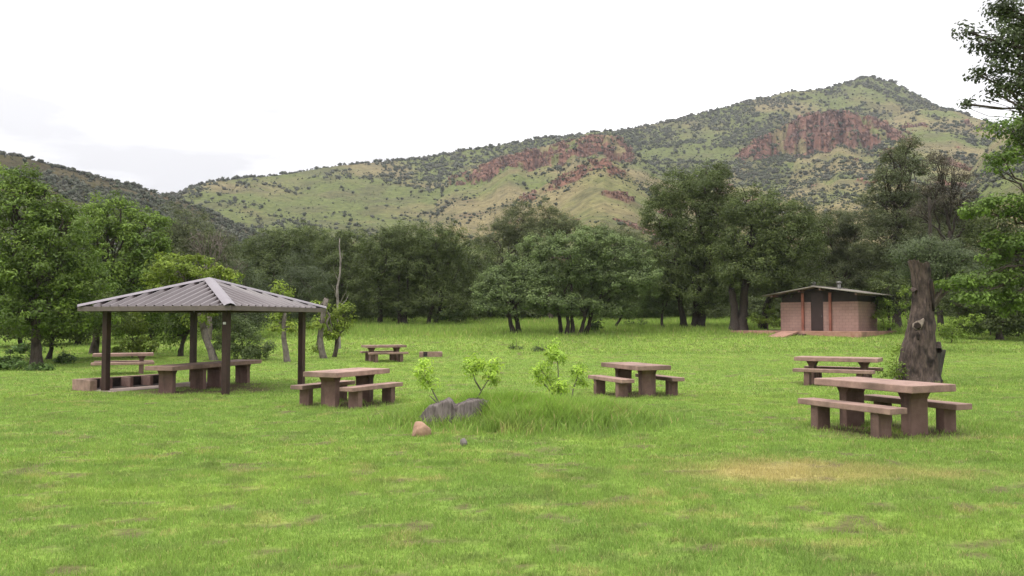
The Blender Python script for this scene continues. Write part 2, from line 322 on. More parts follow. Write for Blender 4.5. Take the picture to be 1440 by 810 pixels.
LAY = [  # crest pixels, range of the crest, foot range, profile power, cliff px (by column), bush density, dryness, behind slope
 dict(c=[(-420, 330), (100, 300), (240, 273), (290, 256), (340, 250), (400, 245), (450, 236), (520, 229), (600, 221), (680, 207), (760, 195), (830, 187), (870, 183), (930, 173), (1000, 157), (1060, 141), (1110, 130), (1160, 125), (1190, 118), (1215, 110), (1230, 108), (1260, 115), (1290, 130), (1320, 147), (1350, 160), (1390, 171), (1440, 185), (1600, 230), (1860, 250)],
      r=[(-420, 620), (240, 640), (600, 800), (1230, 1050), (1860, 1000)], rf=150, p=1.7, k=[(0, 0)], dens=[(-420, .5), (250, .7), (380, .35), (700, .45), (900, 1.5), (1100, 2.2), (1260, 2.0), (1860, .7)], dry=.25, mul=.92),
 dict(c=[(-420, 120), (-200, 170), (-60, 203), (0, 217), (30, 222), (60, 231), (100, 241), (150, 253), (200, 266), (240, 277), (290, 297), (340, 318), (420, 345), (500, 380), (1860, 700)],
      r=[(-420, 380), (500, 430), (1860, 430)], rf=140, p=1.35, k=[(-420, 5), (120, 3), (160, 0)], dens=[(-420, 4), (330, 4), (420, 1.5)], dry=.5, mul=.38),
 dict(c=[(-420, 700), (520, 330), (600, 285), (640, 246), (690, 225), (730, 214), (780, 201), (830, 190), (862, 189), (878, 197), (890, 214), (930, 240), (990, 275), (1100, 360), (1300, 600), (1860, 900)],
      r=[(-420, 620), (1860, 660)], rf=150, p=1.45, k=[(615, 0), (645, 10), (690, 20), (715, 6), (740, 18), (790, 22), (806, 9), (830, 20), (875, 20), (890, 3), (900, 0)], dens=[(-420, .35), (650, .5), (880, .9), (1000, 1)], dry=.55),
 dict(c=[(-420, 700), (600, 360), (670, 312), (720, 284), (760, 263), (800, 241), (830, 223), (850, 221), (878, 236), (900, 256), (950, 288), (1050, 340), (1300, 600), (1860, 900)],
      r=[(-420, 440), (1860, 470)], rf=150, p=1.35, k=[(640, 0), (670, 8), (720, 10), (765, 8), (800, 12), (845, 11), (870, 7), (900, 0)], dens=[(-420, .4), (800, .5), (1000, .7)], dry=.9),
 dict(c=[(-420, 900), (850, 330), (930, 285), (980, 255), (1030, 224), (1060, 201), (1100, 179), (1140, 161), (1180, 155), (1230, 164), (1260, 178), (1300, 195), (1340, 213), (1400, 240), (1500, 280), (1860, 420)],
      r=[(-420, 740), (1860, 760)], rf=150, p=1.35, k=[(1020, 0), (1050, 30), (1100, 52), (1140, 68), (1180, 50), (1225, 30), (1255, 12), (1275, 4), (1310, 0)], dens=[(-420, .6), (950, 1.5), (1060, 1.0), (1120, .55), (1300, .55), (1860, .6)], dry=.8),
 dict(c=[(-420, 900), (1100, 300), (1220, 190), (1260, 166), (1300, 153), (1350, 156), (1390, 169), (1440, 190), (1560, 220), (1860, 300)],
      r=[(-420, 900), (1860, 900)], rf=150, p=1.5, k=[(0, 0)], dens=[(-420, .3), (1440, .4)], dry=.8),
 dict(c=[(-420, 900), (1330, 290), (1400, 200), (1440, 170), (1520, 130), (1700, 100), (1860, 120)],
      r=[(-420, 620), (1860, 620)], rf=150, p=1.2, k=[(0, 0)], dens=[(0, 1)], dry=.5),
]
for i, l in enumerate(LAY):
    rc = (crest(l['r']) * (1 + .035 * (fbm(COLS / 70, COLS * 0, 130 + i, 3) - .5)))[:, None]
    zc = zpix(crest(l['c'])[:, None] + (fbm(COLS / 14, COLS * 0, 140 + i, 3)[:, None] - .5) * 3, rc * np.cos(TH)[:, None])
    kl = np.clip(crest(l['k'])[:, None] * rc / F * (.55 + .9 * fbm(COLS / 28, COLS * 0, 150 + i, 2)[:, None]), 0, None)
    t_ = (RR - l['rf']) / (rc - l['rf'])
    tj = t_ + .05 * colN + .008 * colN2 + .03 * (fbm(HX / 9, HY / 9, 119, 2) - .5)          # fluted cliff faces
    lo = (zc - kl - footz) * np.clip(t_, 0, 1) ** l['p'] + footz
    st = .45 * sstep(.930, .948, tj) + .2 * sstep(.955, .962, tj) + .35 * sstep(.968, .985, tj)
    zl = lo + kl * st
    zl = np.where(t_ > 1, zc - (RR - rc) * .35, zl)
    zl = np.where(t_ < 0, footz - 5, zl)
    amp = np.clip(t_, 0, 1) * (1 - np.clip(t_, 0, 1) ** 6) * 1.0
    zl = zl + amp * (g1 * 11 + g2 * 3.5 + g3 * 10) + g2 * 1.0
    win = zl > Z
    Z = np.where(win, zl, Z)
    rock = (sstep(.922, .934, tj) - sstep(.990, 1.004, tj)) * sstep(1.0, 4, kl)
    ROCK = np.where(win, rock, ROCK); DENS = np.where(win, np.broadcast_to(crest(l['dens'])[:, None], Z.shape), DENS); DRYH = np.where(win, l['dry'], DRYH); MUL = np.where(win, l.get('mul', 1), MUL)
out_ = sstep(.66, .76, fbm(HX / 26, HY / 26, 160, 4)) * sstep(.3, .9, DRYH) * .8
ROCK = np.clip(np.maximum(ROCK * sstep(.36, .48, fbm(HX / 8, RR / 11, 165, 4) + .12 * colN), out_ * .9), 0, 1)
V = np.stack([HX, HY, Z], -1).reshape(-1, 3); nr = len(R_)
n1_ = fbm(HX / 60, HY / 60, 170, 4); n2_ = fbm(HX / 18, HY / 18, 174, 4)
HG = np.array([.112, .134, .046]); HT = np.array([.185, .158, .082]); HD = np.array([.092, .086, .050]); RK = np.array([.170, .090, .068]); RK2 = np.array([.090, .054, .045]); RK3 = np.array([.235, .125, .088])
f = np.clip(sstep(.38, .66, n1_ + (DRYH - .5) * .25), 0, 1)[..., None]
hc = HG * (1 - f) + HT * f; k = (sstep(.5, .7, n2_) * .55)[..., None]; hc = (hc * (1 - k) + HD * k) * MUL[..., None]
rn = fbm(HX / 5, Z / 16 + HY / 40, 180, 3) * .6 + fbm(HX / 9, Z / 9, 184, 3) * .6
rk = RK2 * (1 - sstep(.38, .62, rn))[..., None] + RK * sstep(.38, .62, rn)[..., None]; k3 = (sstep(.72, .9, rn) * .6)[..., None]; rk = rk * (1 - k3) + RK3 * k3
hc = hc * (1 - ROCK[..., None]) + rk * ROCK[..., None]
I = np.arange(len(COLS) - 1)[:, None] * nr + np.arange(nr - 1)[None]
Q = np.stack([I, I + nr, I + nr + 1, I + 1], -1).reshape(-1, 4)
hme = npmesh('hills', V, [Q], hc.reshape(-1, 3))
m, t, N, L, b = nt('hillside')
a = N.new('ShaderNodeAttribute'); a.attribute_name = 'tint'; tc = N.new('ShaderNodeTexCoord')
n1 = N.new('ShaderNodeTexNoise'); n1.inputs['Scale'].default_value = .22; n1.inputs['Detail'].default_value = 8; n1.inputs['Roughness'].default_value = .7; L.new(tc.outputs['Object'], n1.inputs[0])
r1 = N.new('ShaderNodeValToRGB'); r1.color_ramp.elements[0].position = .32; r1.color_ramp.elements[0].color = (.5, .5, .52, 1); r1.color_ramp.elements[1].position = .68; r1.color_ramp.elements[1].color = (1.25, 1.22, 1.15, 1); L.new(n1.outputs[0], r1.inputs[0])
mx = N.new('ShaderNodeMix'); mx.data_type = 'RGBA'; mx.blend_type = 'MULTIPLY'; mx.inputs[0].default_value = 1; L.new(a.outputs['Color'], mx.inputs[6]); L.new(r1.outputs[0], mx.inputs[7])
L.new(mx.outputs[2], b.inputs['Base Color']); b.inputs['Roughness'].default_value = 1; b.inputs['Specular IOR Level'].default_value = .05
bp = N.new('ShaderNodeBump'); bp.inputs['Strength'].default_value = .8; bp.inputs['Distance'].default_value = 2.0; L.new(n1.outputs[0], bp.inputs['Height']); L.new(bp.outputs[0], b.inputs['Normal'])
tag(link('hills', hme, m, smooth=True), kind='structure')

# broken crags on the cliff faces and rubble below them
rc_i, rr_i = np.nonzero(ROCK[:, :-26] > .45); pk = rng.random(len(rc_i)) < np.minimum(1, 3400 / max(1, len(rc_i))); rc_i, rr_i = rc_i[pk], rr_i[pk]
drop = rng.integers(0, 14, len(rc_i)) * (rng.random(len(rc_i)) < .22); rr_i = np.clip(rr_i - drop, 5, None)
cv_, cf_ = (lambda bm_: (bmesh.ops.create_cube(bm_, size=1), bmesh.ops.subdivide_edges(bm_, edges=bm_.edges[:], cuts=1), (np.array([p.co for p in bm_.verts]), np.array([[p.index for p in q.verts] for q in bm_.faces])))[2])(bmesh.new())
n_ = len(rc_i); sz = (1.0 + 3.2 * rng.random(n_) ** 2.2) * np.where(drop > 0, .5, 1) * np.clip(RR[rc_i, rr_i] / 700, .6, 1.2)
sh_ = np.stack([sz * (.7 + .6 * rng.random(n_)), sz * (.7 + .6 * rng.random(n_)), sz * (.55 + .6 * rng.random(n_))], 1)
jv = cv_[None] * (1 + .5 * (rng.random((n_, len(cv_), 3)) - .5)); az = rng.random(n_) * PI; ca, sa = np.cos(az)[:, None], np.sin(az)[:, None]; jv = jv * sh_[:, None]
jv = np.stack([jv[..., 0] * ca - jv[..., 1] * sa, jv[..., 0] * sa + jv[..., 1] * ca, jv[..., 2]], -1) + np.stack([HX[rc_i, rr_i], HY[rc_i, rr_i], Z[rc_i, rr_i]], 1)[:, None]
hr = rng.random((n_, 1)); rcol = (RK2 * (1 - hr) + RK3 * hr) * (.8 + .4 * rng.random((n_, 1)))
crag = npmesh('cliff_rocks', jv.reshape(-1, 3), [(cf_[None] + (np.arange(n_) * len(cv_))[:, None, None]).reshape(-1, 4)], np.repeat(rcol, len(cv_), 0))
tag(link('cliff_rocks', crag, M['hillbush']), 'reddish brown broken rock crags and rubble on the mountain cliffs', 'rocks', kind='stuff')
# shrubs on the hills: one uncountable mass
def ico():
    bm = bmesh.new(); bmesh.ops.create_icosphere(bm, subdivisions=1, radius=1); v = np.array([p.co for p in bm.verts]); f = np.array([[p.index for p in q.verts] for q in bm.faces]); bm.free(); return v, f
IV, IF = ico()
def bushes(P, S, tint, cards=14):
    n = len(P); out_v = []; out_t = []
    j = 1 + .55 * (rng.random((n, len(IV), 1)) - .5)
    v = IV[None] * j * S[:, None, None] * np.array([.62, .62, .55]) + P[:, None]; out_v.append(v.reshape(-1, 3)); out_t.append(np.repeat(tint * .9, len(IV), 0))
    f3 = (IF[None] + (np.arange(n) * len(IV))[:, None, None]).reshape(-1, 3)
    d = rng.normal(size=(n, cards, 3)); d /= np.linalg.norm(d, axis=2, keepdims=True); d[..., 2] = np.abs(d[..., 2]) * 1.0 - .25
    c = P[:, None] + d * S[:, None, None] * np.array([.8, .8, .72]) * (.7 + .45 * rng.random((n, cards, 1)))
    a = rng.normal(size=(n, cards, 3)); a /= np.linalg.norm(a, axis=2, keepdims=True); bb = np.cross(a, d); bb /= np.linalg.norm(bb, axis=2, keepdims=True) + 1e-6
    s = S[:, None, None] * .34
    qv = np.stack([c - a * s, c - bb * s * .8, c + a * s, c + bb * s * .8], 2).reshape(-1, 3)
    out_v.append(qv); tt = tint[:, None] * (.8 + .5 * rng.random((n, cards, 1))); out_t.append(np.repeat(tt.reshape(-1, 3), 4, 0))
    f4 = n * len(IV) + np.arange(n * cards * 4).reshape(-1, 4)
    return np.concatenate(out_v), f3, f4, np.concatenate(out_t)
ci = rng.integers(0, len(COLS), 200000); ri = rng.integers(0, nr - 26, 200000)
keep = rng.random(200000) < DENS[ci, ri] * .42 * (.12 + 2.6 * sstep(.44, .64, fbm(HX / 48, HY / 48, 190, 4)[ci, ri])) * (1 - .25 * ROCK[ci, ri]) * np.clip(RR[ci, ri] / 600, .25, 1.5)
ci, ri = ci[keep], ri[keep]
# a fringe of shrubs along the skyline
fc = rng.integers(0, len(COLS), 1500); fr_ = np.argmax(np.arctan((Z - EYE) / RR)[fc], 1); ci = np.concatenate([ci, fc]); ri = np.concatenate([ri, fr_])
P = np.stack([HX[ci, ri], HY[ci, ri], Z[ci, ri]], 1) + rng.normal(size=(len(ci), 3)) * [1.2, 1.2, 0]
S = (.75 + 1.7 * rng.random(len(ci)) ** 3)*1.1 * np.clip(RR[ci, ri] / 620, .7, 1.25)
P[:, 2] += S * .3
hue = rng.random((len(ci), 1)); tb = np.array([.040, .052, .026]) * (1 - hue) + np.array([.068, .068, .048]) * hue; tb = tb * (.75 + .6 * rng.random((len(ci), 1)))
sc_ = rng.integers(0, len(COLS), 90000); sr_ = rng.integers(40, nr - 26, 90000)
ks = rng.random(90000) < (.25 + .5 * np.clip(DENS[sc_, sr_], 0, 1.6)) * (.15 + 1.1 * sstep(.35, .65, fbm(HX / 30, HY / 30, 195, 4)[sc_, sr_])) * .75
sc_, sr_ = sc_[ks], sr_[ks]; P2 = np.stack([HX[sc_, sr_], HY[sc_, sr_], Z[sc_, sr_]], 1) + rng.normal(size=(len(sc_), 3)) * [1.2, 1.2, 0]
P = np.concatenate([P, P2]); S = np.concatenate([S, (.30 + .5 * rng.random(len(sc_))) * np.clip(RR[sc_, sr_] / 600, .6, 1.3)]); h2 = rng.random((len(sc_), 1))
tb = np.concatenate([tb, (np.array([.058, .072, .033]) * (1 - h2) + np.array([.108, .098, .058]) * h2) * (.8 + .4 * rng.random((len(sc_), 1)))])
v, f3, f4, tt = bushes(P, S, tb, 7)
tag(link('hillside_shrubs', npmesh('hillside_shrubs', v, [f3, f4], tt), M['hillbush']), 'dark scrub dotted over the grassy mountain slopes', 'shrubs', kind='stuff')
print('hill bushes', len(ci))

# ------------------------------------------------------------------ foliage
def leaves(C, Nn, size, tint, aspect=.55):
    """rhombic leaves: centres, normals, sizes, tints"""
    n = len(C); a = rng.normal(size=(n, 3)); a -= Nn * (a * Nn).sum(1, keepdims=True); a /= np.linalg.norm(a, axis=1, keepdims=True) + 1e-9
    b = np.cross(Nn, a); s = size[:, None]
    bend = Nn * s * .18
    v = np.stack([C - a * s * .5, C - b * s * .5 * aspect + bend, C + a * s * .5, C + b * s * .5 * aspect + bend], 1).reshape(-1, 3)
    f = np.arange(4 * n).reshape(-1, 4); return v, f, np.repeat(tint, 4, 0)
KIND = {  # leaf length, colours, clumps per m2, leaves per clump, clump radius, flatness
 'walnut': dict(s=.165, col=(0.060, 0.106, 0.018), col2=(0.163, 0.239, 0.031), cd=4.6, n=42, cr=.40, fl=.6, asp=.36),
 'lime': dict(s=.16, col=(0.160, 0.232, 0.029), col2=(0.232, 0.296, 0.040), cd=4.2, n=42, cr=.34, fl=.6, asp=.4),
 'oak': dict(s=.135, col=(0.100, 0.143, 0.048), col2=(0.175, 0.228, 0.080), cd=4.2, n=60, cr=.44, fl=.6, asp=.6),
 'dark': dict(s=.14, col=(0.061, 0.084, 0.023), col2=(0.113, 0.145, 0.041), cd=3.6, n=60, cr=.5, fl=.75, asp=.5),
 'olive': dict(s=.13, col=(0.078, 0.095, 0.039), col2=(0.116, 0.133, 0.053), cd=3.2, n=60, cr=.5, fl=.7, asp=.45),
 'juniper': dict(s=.12, col=(0.056, 0.076, 0.032), col2=(0.081, 0.103, 0.041), cd=4.4, n=60, cr=.45, fl=.8, asp=.32),
 'sparse': dict(s=.12, col=(0.068, 0.062, 0.042), col2=(0.100, 0.086, 0.058), cd=3.0, n=36, cr=.45, fl=.6, asp=.4),
 'bough': dict(s=.115, col=(0.078, 0.131, 0.025), col2=(0.143, 0.217, 0.037), cd=8.0, n=40, cr=.30, fl=.6, asp=.55),
 'nearleaf': dict(s=.05, col=(0.052, 0.070, 0.032), col2=(0.084, 0.108, 0.042), cd=34, n=26, cr=.13, fl=.7, asp=.5),
 'shrub': dict(s=.12, col=(0.128, 0.200, 0.029), col2=(0.192, 0.264, 0.040), cd=8.0, n=30, cr=.24, fl=.7, asp=.42),
 'greyshrub': dict(s=.11, col=(0.104, 0.144, 0.048), col2=(0.152, 0.200, 0.068), cd=9.0, n=34, cr=.25, fl=.8, asp=.42),
 'weed': dict(s=.13, col=(0.060, 0.108, 0.024), col2=(0.096, 0.160, 0.034), cd=7.0, n=28, cr=.25, fl=.6, asp=.6),
 'sapling': dict(s=.10, col=(0.253, 0.402, 0.044), col2=(0.368, 0.517, 0.057), cd=30, n=20, cr=.11, fl=1.0, asp=.24),
}
def crown_pts(blobs, kd, dens=1.0, gap=.35):
    """blobs: (centre Vector, (rx,ry,rz)); clump centres on and inside them"""
    C = []; O = []
    for c, r in blobs:
        r = np.array(r); p = 1.6; area = 4 * PI * (((r[0] * r[1]) ** p + (r[0] * r[2]) ** p + (r[1] * r[2]) ** p) / 3) ** (1 / p)
        n = max(4, int(area * kd['cd'] * dens))
        d = rng.normal(size=(n, 3)); d /= np.linalg.norm(d, axis=1, keepdims=True)
        low = d[:, 2] < -.35; d[low, 2] *= rng.random(low.sum()) ; d /= np.linalg.norm(d, axis=1, keepdims=True)
        s = 1.9; az = np.arctan2(d[:, 1], d[:, 0])
        bump = fbm(az * s + c[0] * 3.7, d[:, 2] * s * 1.6 + c[2] * 2.1, int(abs(c[0] * 10)) % 97, 3)
        rad = (.34 + 1.28 * bump) * (.55 + .45 * rng.random(n) ** .4)
        keep = bump + .22 * rng.random(n) > gap + .06
        C.append((np.array(c) + d * rad[:, None] * r)[keep]); O.append(d[keep])
    return np.concatenate(C), np.concatenate(O)
def crown_mesh(blobs, kind, dens=1.0, gap=.35, leafscale=1.0, tintmul=1.0):
    kd = KIND[kind]; C, O = crown_pts(blobs, kd, dens, gap); n = len(C); k = kd['n']
    col, col2 = np.array(kd['col']), np.array(kd['col2'])
    h = rng.random((n, 1)); h = h * .6 + .4 * np.clip(O[:, 2:3] * .5 + .3 * rng.random((n, 1)), 0, 1) * 0 + .4 * rng.random((n, 1))
    ct = (col * (1 - h) + col2 * h) * (.68 + .64 * rng.random((n, 1))) * tintmul
    d = rng.normal(size=(n, k, 3)); d /= np.linalg.norm(d, axis=2, keepdims=True); rr = rng.random((n, k, 1)) ** .5
    off = d * rr * kd['cr'] * (.5 + 1.0 * rng.random((n, 1, 1))); off[..., 2] *= kd['fl']
    P = C[:, None] + off
    Nn = d * .55 + O[:, None] * .5 + np.array([0, 0, .55]) + .35 * rng.normal(size=(n, k, 3)); Nn /= np.linalg.norm(Nn, axis=2, keepdims=True)
    tt = ct[:, None] * (.82 + .36 * rng.random((n, k, 1)))
    sz = kd['s'] * leafscale * (.65 + .7 * rng.random(n * k))
    return leaves(P.reshape(-1, 3), Nn.reshape(-1, 3), sz, tt.reshape(-1, 3), kd['asp']), C
NLEAF = 0
def limb(g, a, b, ra, rb, n=6, wig=.12, sag=.0, seg=6, rough=.25):
    a, b = Vector(a), Vector(b); ln = (b - a).length; P = []; R = []
    for i in range(n + 1):
        t = i / n; p = a.lerp(b, t); e = math.sin(PI * t)
        p += Vector((random.uniform(-1, 1), random.uniform(-1, 1), random.uniform(-.6, .6))) * wig * ln * e * .45; p.z += sag * ln * e
        P.append(p); R.append(ra + (rb - ra) * t ** .8)
    g.tube(P, R, seg, rough=rough); return P
def tree(name, label, cat, base, blobs, kind, tr=.18, trunks=None, bark='bark', d=None, dens=1.0, gap=.36, group=None, tops=None, bare=0, leafscale=1.0, tintmul=1.0, flare=1.5, thick=.8, twig=True, split=.35):
    """base: pixel of the foot; blobs: (px, py, rx_px, ry_px[, depth offset m]) at the tree's own distance"""
    global NLEAF
    B = gnd(*base) if d is None else Vector((at(base[0], 450, d).x, d, tzf(at(base[0], 450, d).x, d)))
    D = B.y; mpp = D / F
    root = thing(name, label, cat, B, group=group)
    bl = []
    for q in blobs:
        off = q[4] if len(q) > 4 else random.uniform(-.45, .45) * q[2] * mpp
        c = at(q[0], q[1], D + off) - B; rx, rz = q[2] * mpp, q[3] * mpp
        bl.append((c, (rx, max(rx * thick, .25 * rz), rz)))
    (v, f, tt), C = crown_mesh(bl, kind, dens, gap, leafscale, tintmul) if bl else ((None,) * 3, None)
    g = Geo(); feet = []
    for k, tb in enumerate(trunks or [base]):
        fx = (gnd(*tb) if d is None else Vector((at(tb[0], 450, d).x, d + random.uniform(-.3, .3), 0))); fx.z = tzf(fx.x, fx.y)
        feet.append(fx - B)
    cz = min([c.z - r[2] * .3 for c, r in bl]) if bl else 2
    cc = sum([c for c, r in bl], Vector()) / max(1, len(bl))
    own = [[] for _ in feet]
    for c, r in bl: own[min(range(len(feet)), key=lambda i: abs(c.x - feet[i].x - (i - len(feet) / 2) * .01) + random.random() * .8 * (len(feet) > 1))].append((c, r))
    for i, ft in enumerate(feet):
        mine = own[i] or bl[:1]
        mc = sum([c for c, r in mine], Vector()) / max(1, len(mine))
        if tops and i < len(tops): top = at(tops[i][0], tops[i][1], D) - B
        else: top = Vector((ft.x * (1 - split) + mc.x * split, ft.y * .6 + mc.y * .4, max(.6, min(cz + .25, mc.z * .62))))
        foot = ft + Vector((0, 0, -.12)); rad = tr * random.uniform(.85, 1.1)
        n = 8; P = []; R = []
        wx, wy = random.uniform(-1, 1) * .05, random.uniform(-1, 1) * .05
        for j in range(n + 1):
            t = j / n; p = foot.lerp(top, t); h = (top - foot).length
            p += Vector((wx, wy, 0)) * h * math.sin(t * PI * 1.3) + Vector((random.uniform(-1, 1), random.uniform(-1, 1), 0)) * rad * .18 * (0 < j)
            P.append(p); R.append(rad * ((flare - 1) * (1 - t) ** 5 + 1 - .3 * t))
        g.tube(P, R, 9, rough=.22)
        for c, r in mine:
            s = P[random.randint(n - 2, n)]
            lp = limb(g, s, c + Vector((0, 0, -.15 * r[2])), rad * .55, rad * .2, 6, .2, .03)
            for _ in range(4 if twig else 0):
                dv = Vector((random.gauss(0, 1), random.gauss(0, 1), random.gauss(.4, .8))).normalized()
                limb(g, lp[random.randint(3, 6)], c + Vector((dv.x * r[0], dv.y * r[1], dv.z * r[2])) * .8, rad * .22, rad * .06, 4, .2, 0, 5)
            for _ in range(bare):
                dv = Vector((random.gauss(0, .8), random.gauss(0, .6), abs(random.gauss(.5, .7)) + .1)).normalized()
                e = c + Vector((dv.x * r[0], dv.y * r[1], dv.z * r[2])) * 1.15
                bp_ = limb(g, lp[random.randint(4, 6)], e, rad * .2, rad * .05, 5, .25, 0, 5)
                for __ in range(2):
                    dv2 = Vector((random.gauss(0, 1), random.gauss(0, 1), random.gauss(.3, .7))).normalized() * .35 * max(r)
                    limb(g, bp_[3], bp_[3] + dv2, rad * .1, rad * .03, 3, .25, 0, 4)
    g.build('trunk', M[bark], root)
    if v is not None:
        NLEAF += len(f); link('crown', npmesh('crown', v, [f], tt), M['leaf'], root)
    return root

# --- left group near the shelter
tree('walnut_tree', 'tall bright green leafy tree with thick trunk at far left of the lawn', 'tree', (52, 514),
     [(30, 300, 48, 50), (88, 325, 42, 45), (-20, 350, 60, 70), (62, 372, 58, 50), (10, 415, 55, 45), (100, 395, 48, 45), (60, 435, 58, 34), (-45, 420, 50, 50), (20, 262, 26, 26), (112, 440, 40, 28), (42, 258, 10, 20), (62, 275, 12, 18), (84, 288, 12, 16), (8, 250, 12, 14), (104, 305, 12, 16)], 'walnut', .21, flare=1.5, dens=1.0)
tree('walnut_tree', 'thin dark trunked tree with low shaded leaves just right of the thick leftmost trunk', 'tree', (68, 505),
     [(85, 455, 40, 26), (120, 440, 45, 32), (50, 460, 30, 22)], 'dark', .1, bark='darkbark', tintmul=1.5)
tree('walnut_tree', 'lime tipped leafy tree rising behind the left eave of the shelter', 'tree', (132, 497),
     [(133, 325, 34, 36), (168, 312, 32, 30), (203, 335, 32, 34), (216, 378, 28, 34), (160, 365, 44, 40), (190, 405, 44, 36), (140, 410, 45, 40), (165, 445, 45, 28), (215, 425, 32, 26), (128, 290, 9, 16), (150, 292, 10, 16), (168, 284, 9, 15), (186, 302, 10, 15), (205, 304, 10, 14), (222, 318, 10, 14), (228, 345, 10, 12)], 'walnut', .16, tops=[(150, 420)], tintmul=1.22)
tree('leaning_tree', 'lime leafed tree on a leaning grey trunk behind the far shelter post', 'tree', (302, 507),
     [(250, 378, 32, 24), (283, 382, 30, 24), (312, 395, 24, 18), (238, 402, 30, 20), (275, 410, 35, 20), (300, 420, 28, 16), (225, 390, 18, 16), (283, 448, 18, 14)], 'lime', .2, bark='greybark', tops=[(279, 437)], flare=1.25)
tree('small_tree', 'small dark leafy tree with a crooked trunk seen under the shelter roof', 'tree', (253, 501),
     [(243, 462, 22, 17), (266, 452, 24, 15), (235, 478, 14, 10), (255, 440, 24, 14)], 'walnut', .14, bark='darkbark', tops=[(264, 462)], tintmul=.8)
tree('shrub', 'rounded grey green bush between the near shelter post and the long table', 'bush', (342, 506),
     [(340, 476, 28, 21), (318, 484, 20, 17), (364, 488, 20, 14), (350, 496, 26, 9), (330, 460, 18, 12)], 'greyshrub', .04)
tree('slim_tree', 'slim pale trunked young tree with a lime tuft right of the shelter roof', 'tree', (405, 509),
     [(396, 412, 12, 14), (401, 430, 12, 13), (395, 448, 12, 10), (408, 462, 10, 8), (388, 462, 8, 7)], 'lime', .13, bark='greybark', tops=[(398, 438)], flare=1.3)
tree('dead_topped_tree', 'dead topped grey trunk with lime sprouts on its left side', 'tree', (456, 504),
     [(449, 433, 11, 12), (446, 457, 11, 10), (462, 470, 8, 8), (447, 490, 7, 7)], 'lime', .15, bark='greybark', tops=[(455, 420)], flare=1.2)
tree('small_tree', 'small lime leafed tree leaning right beside the dead topped grey trunk', 'tree', (469, 502),
     [(479, 446, 17, 15), (486, 458, 12, 11), (468, 455, 12, 12), (473, 470, 13, 9), (478, 432, 9, 8)], 'lime', .11, bark='bark', tops=[(475, 466)], tintmul=.9, flare=1.2)
tree('young_tree', 'young bushy lime tree behind the table at the left of the shelter', 'tree', (187, 503),
     [(188, 452, 12, 11), (178, 464, 11, 9), (195, 466, 12, 9), (187, 480, 14, 9), (178, 493, 16, 8), (200, 490, 14, 9)], 'lime', .04, tintmul=.8)
for px, py, rx, lab in [(36, 521, 34, 'low leafy weeds spreading at the foot of the thick leftmost trunk'), (88, 511, 20, 'low patch of leafy weeds right of the thick leftmost trunk'), (36, 497, 22, 'sprawling leafy shrub left of the thick leftmost trunk'), (14, 512, 26, 'low leafy weeds at the very left edge of the lawn')]:
    tree('weed_patch', lab, 'weeds', (px, py), [(px + k * rx * .6, py - 6 + abs(k) * 2, rx * .5, 6 + (px == 36) * 1) for k in (-1, 0, 1)], 'weed', .012, group='weeds at the left edge')
for bx_, by_, bl_, lab in [(30, 488, [(20, 420, 45, 40), (45, 455, 40, 24), (0, 380, 40, 40), (10, 465, 40, 16)], 'dark shaded tree at the left edge behind the thick trunk'),
        (110, 484, [(100, 440, 38, 30), (130, 455, 34, 22), (90, 465, 34, 14), (120, 415, 36, 30)], 'dark shaded tree behind the left eave corner of the shelter'),
        (215, 478, [(200, 425, 36, 34), (230, 440, 30, 26), (175, 455, 34, 18), (215, 460, 34, 12)], 'dark shaded tree seen under the left half of the shelter roof'),
        (320, 474, [(310, 430, 34, 26), (345, 440, 30, 20), (325, 455, 36, 13)], 'dark shaded tree seen under the right half of the shelter roof')]:
    tree('shaded_tree', lab, 'tree', (bx_, by_), bl_, 'dark', .15, bark='darkbark', group='shaded trees behind the shelter', tintmul=.9)
# snag
def snag(base, d, pts, rad, lab, branches=(), name='dead_snag', mat='deadwood'):
    B = Vector((at(base[0], base[1], d).x, d, 0)); B.z = tzf(B.x, B.y); root = thing(name, lab, 'dead tree', B); g = Geo()
    P = [Vector((0, 0, -.1))] + [at(x, y, d) - B for x, y in pts]; R = [rad * (1 - .78 * i / (len(P) - 1)) for i in range(len(P))]
    g.tube(P, R, 7, rough=.3)
    for (x0, y0, x1, y1) in branches: limb(g, at(x0, y0, d) - B, at(x1, y1, d + random.uniform(-.6, .6)) - B, rad * .35, rad * .1, 4, .2)
    g.build('trunk', M[mat], root); return root
snag((477, 480), 46, [(476, 455), (475, 425), (474, 405), (478, 385), (479, 365), (477, 345), (478, 335)],   .10, 'bare bleached dead tree standing behind the small lime tree',
     [(476, 395, 469, 375), (476, 428, 487, 410), (475, 440, 490, 415), (474, 420, 466, 400), (478, 370, 483, 352)])

# --- tree line, left half
FAR = dict(group='trees of the far tree line')
tree('dome_tree', 'broad olive dome shaped tree above the bright leaves left of the roof peak', 'tree', (262, 470),
     [(262, 328, 44, 34), (240, 350, 32, 36), (292, 355, 40, 36), (260, 375, 50, 36), (300, 395, 40, 36), (232, 400, 36, 40)], 'olive', .25, d=60, tintmul=1.1, **FAR)
tree('bare_branched_tree', 'grey bare branched tree behind the peak of the shelter roof', 'tree', (292, 470),
     [(295, 350, 26, 26), (312, 340, 20, 20), (278, 345, 16, 24), (320, 380, 24, 20)], 'sparse', .2, d=52, dens=.35, bare=5, bark='greybark', **FAR)
tree('juniper_tree', 'cone shaped juniper to the right of the shelter roof peak', 'tree', (347, 462),
     [(342, 375, 14, 20), (346, 398, 24, 24), (350, 425, 32, 26), (345, 448, 36, 20)], 'juniper', .18, d=54, tintmul=1.1, **FAR)
tree('oak_tree', 'dark oak with a bumpy top right behind the cone shaped juniper', 'tree', (385, 456),
     [(372, 352, 32, 26), (395, 345, 28, 24), (360, 380, 30, 26), (392, 385, 36, 34), (380, 425, 40, 30)], 'dark', .22, d=74, **FAR)
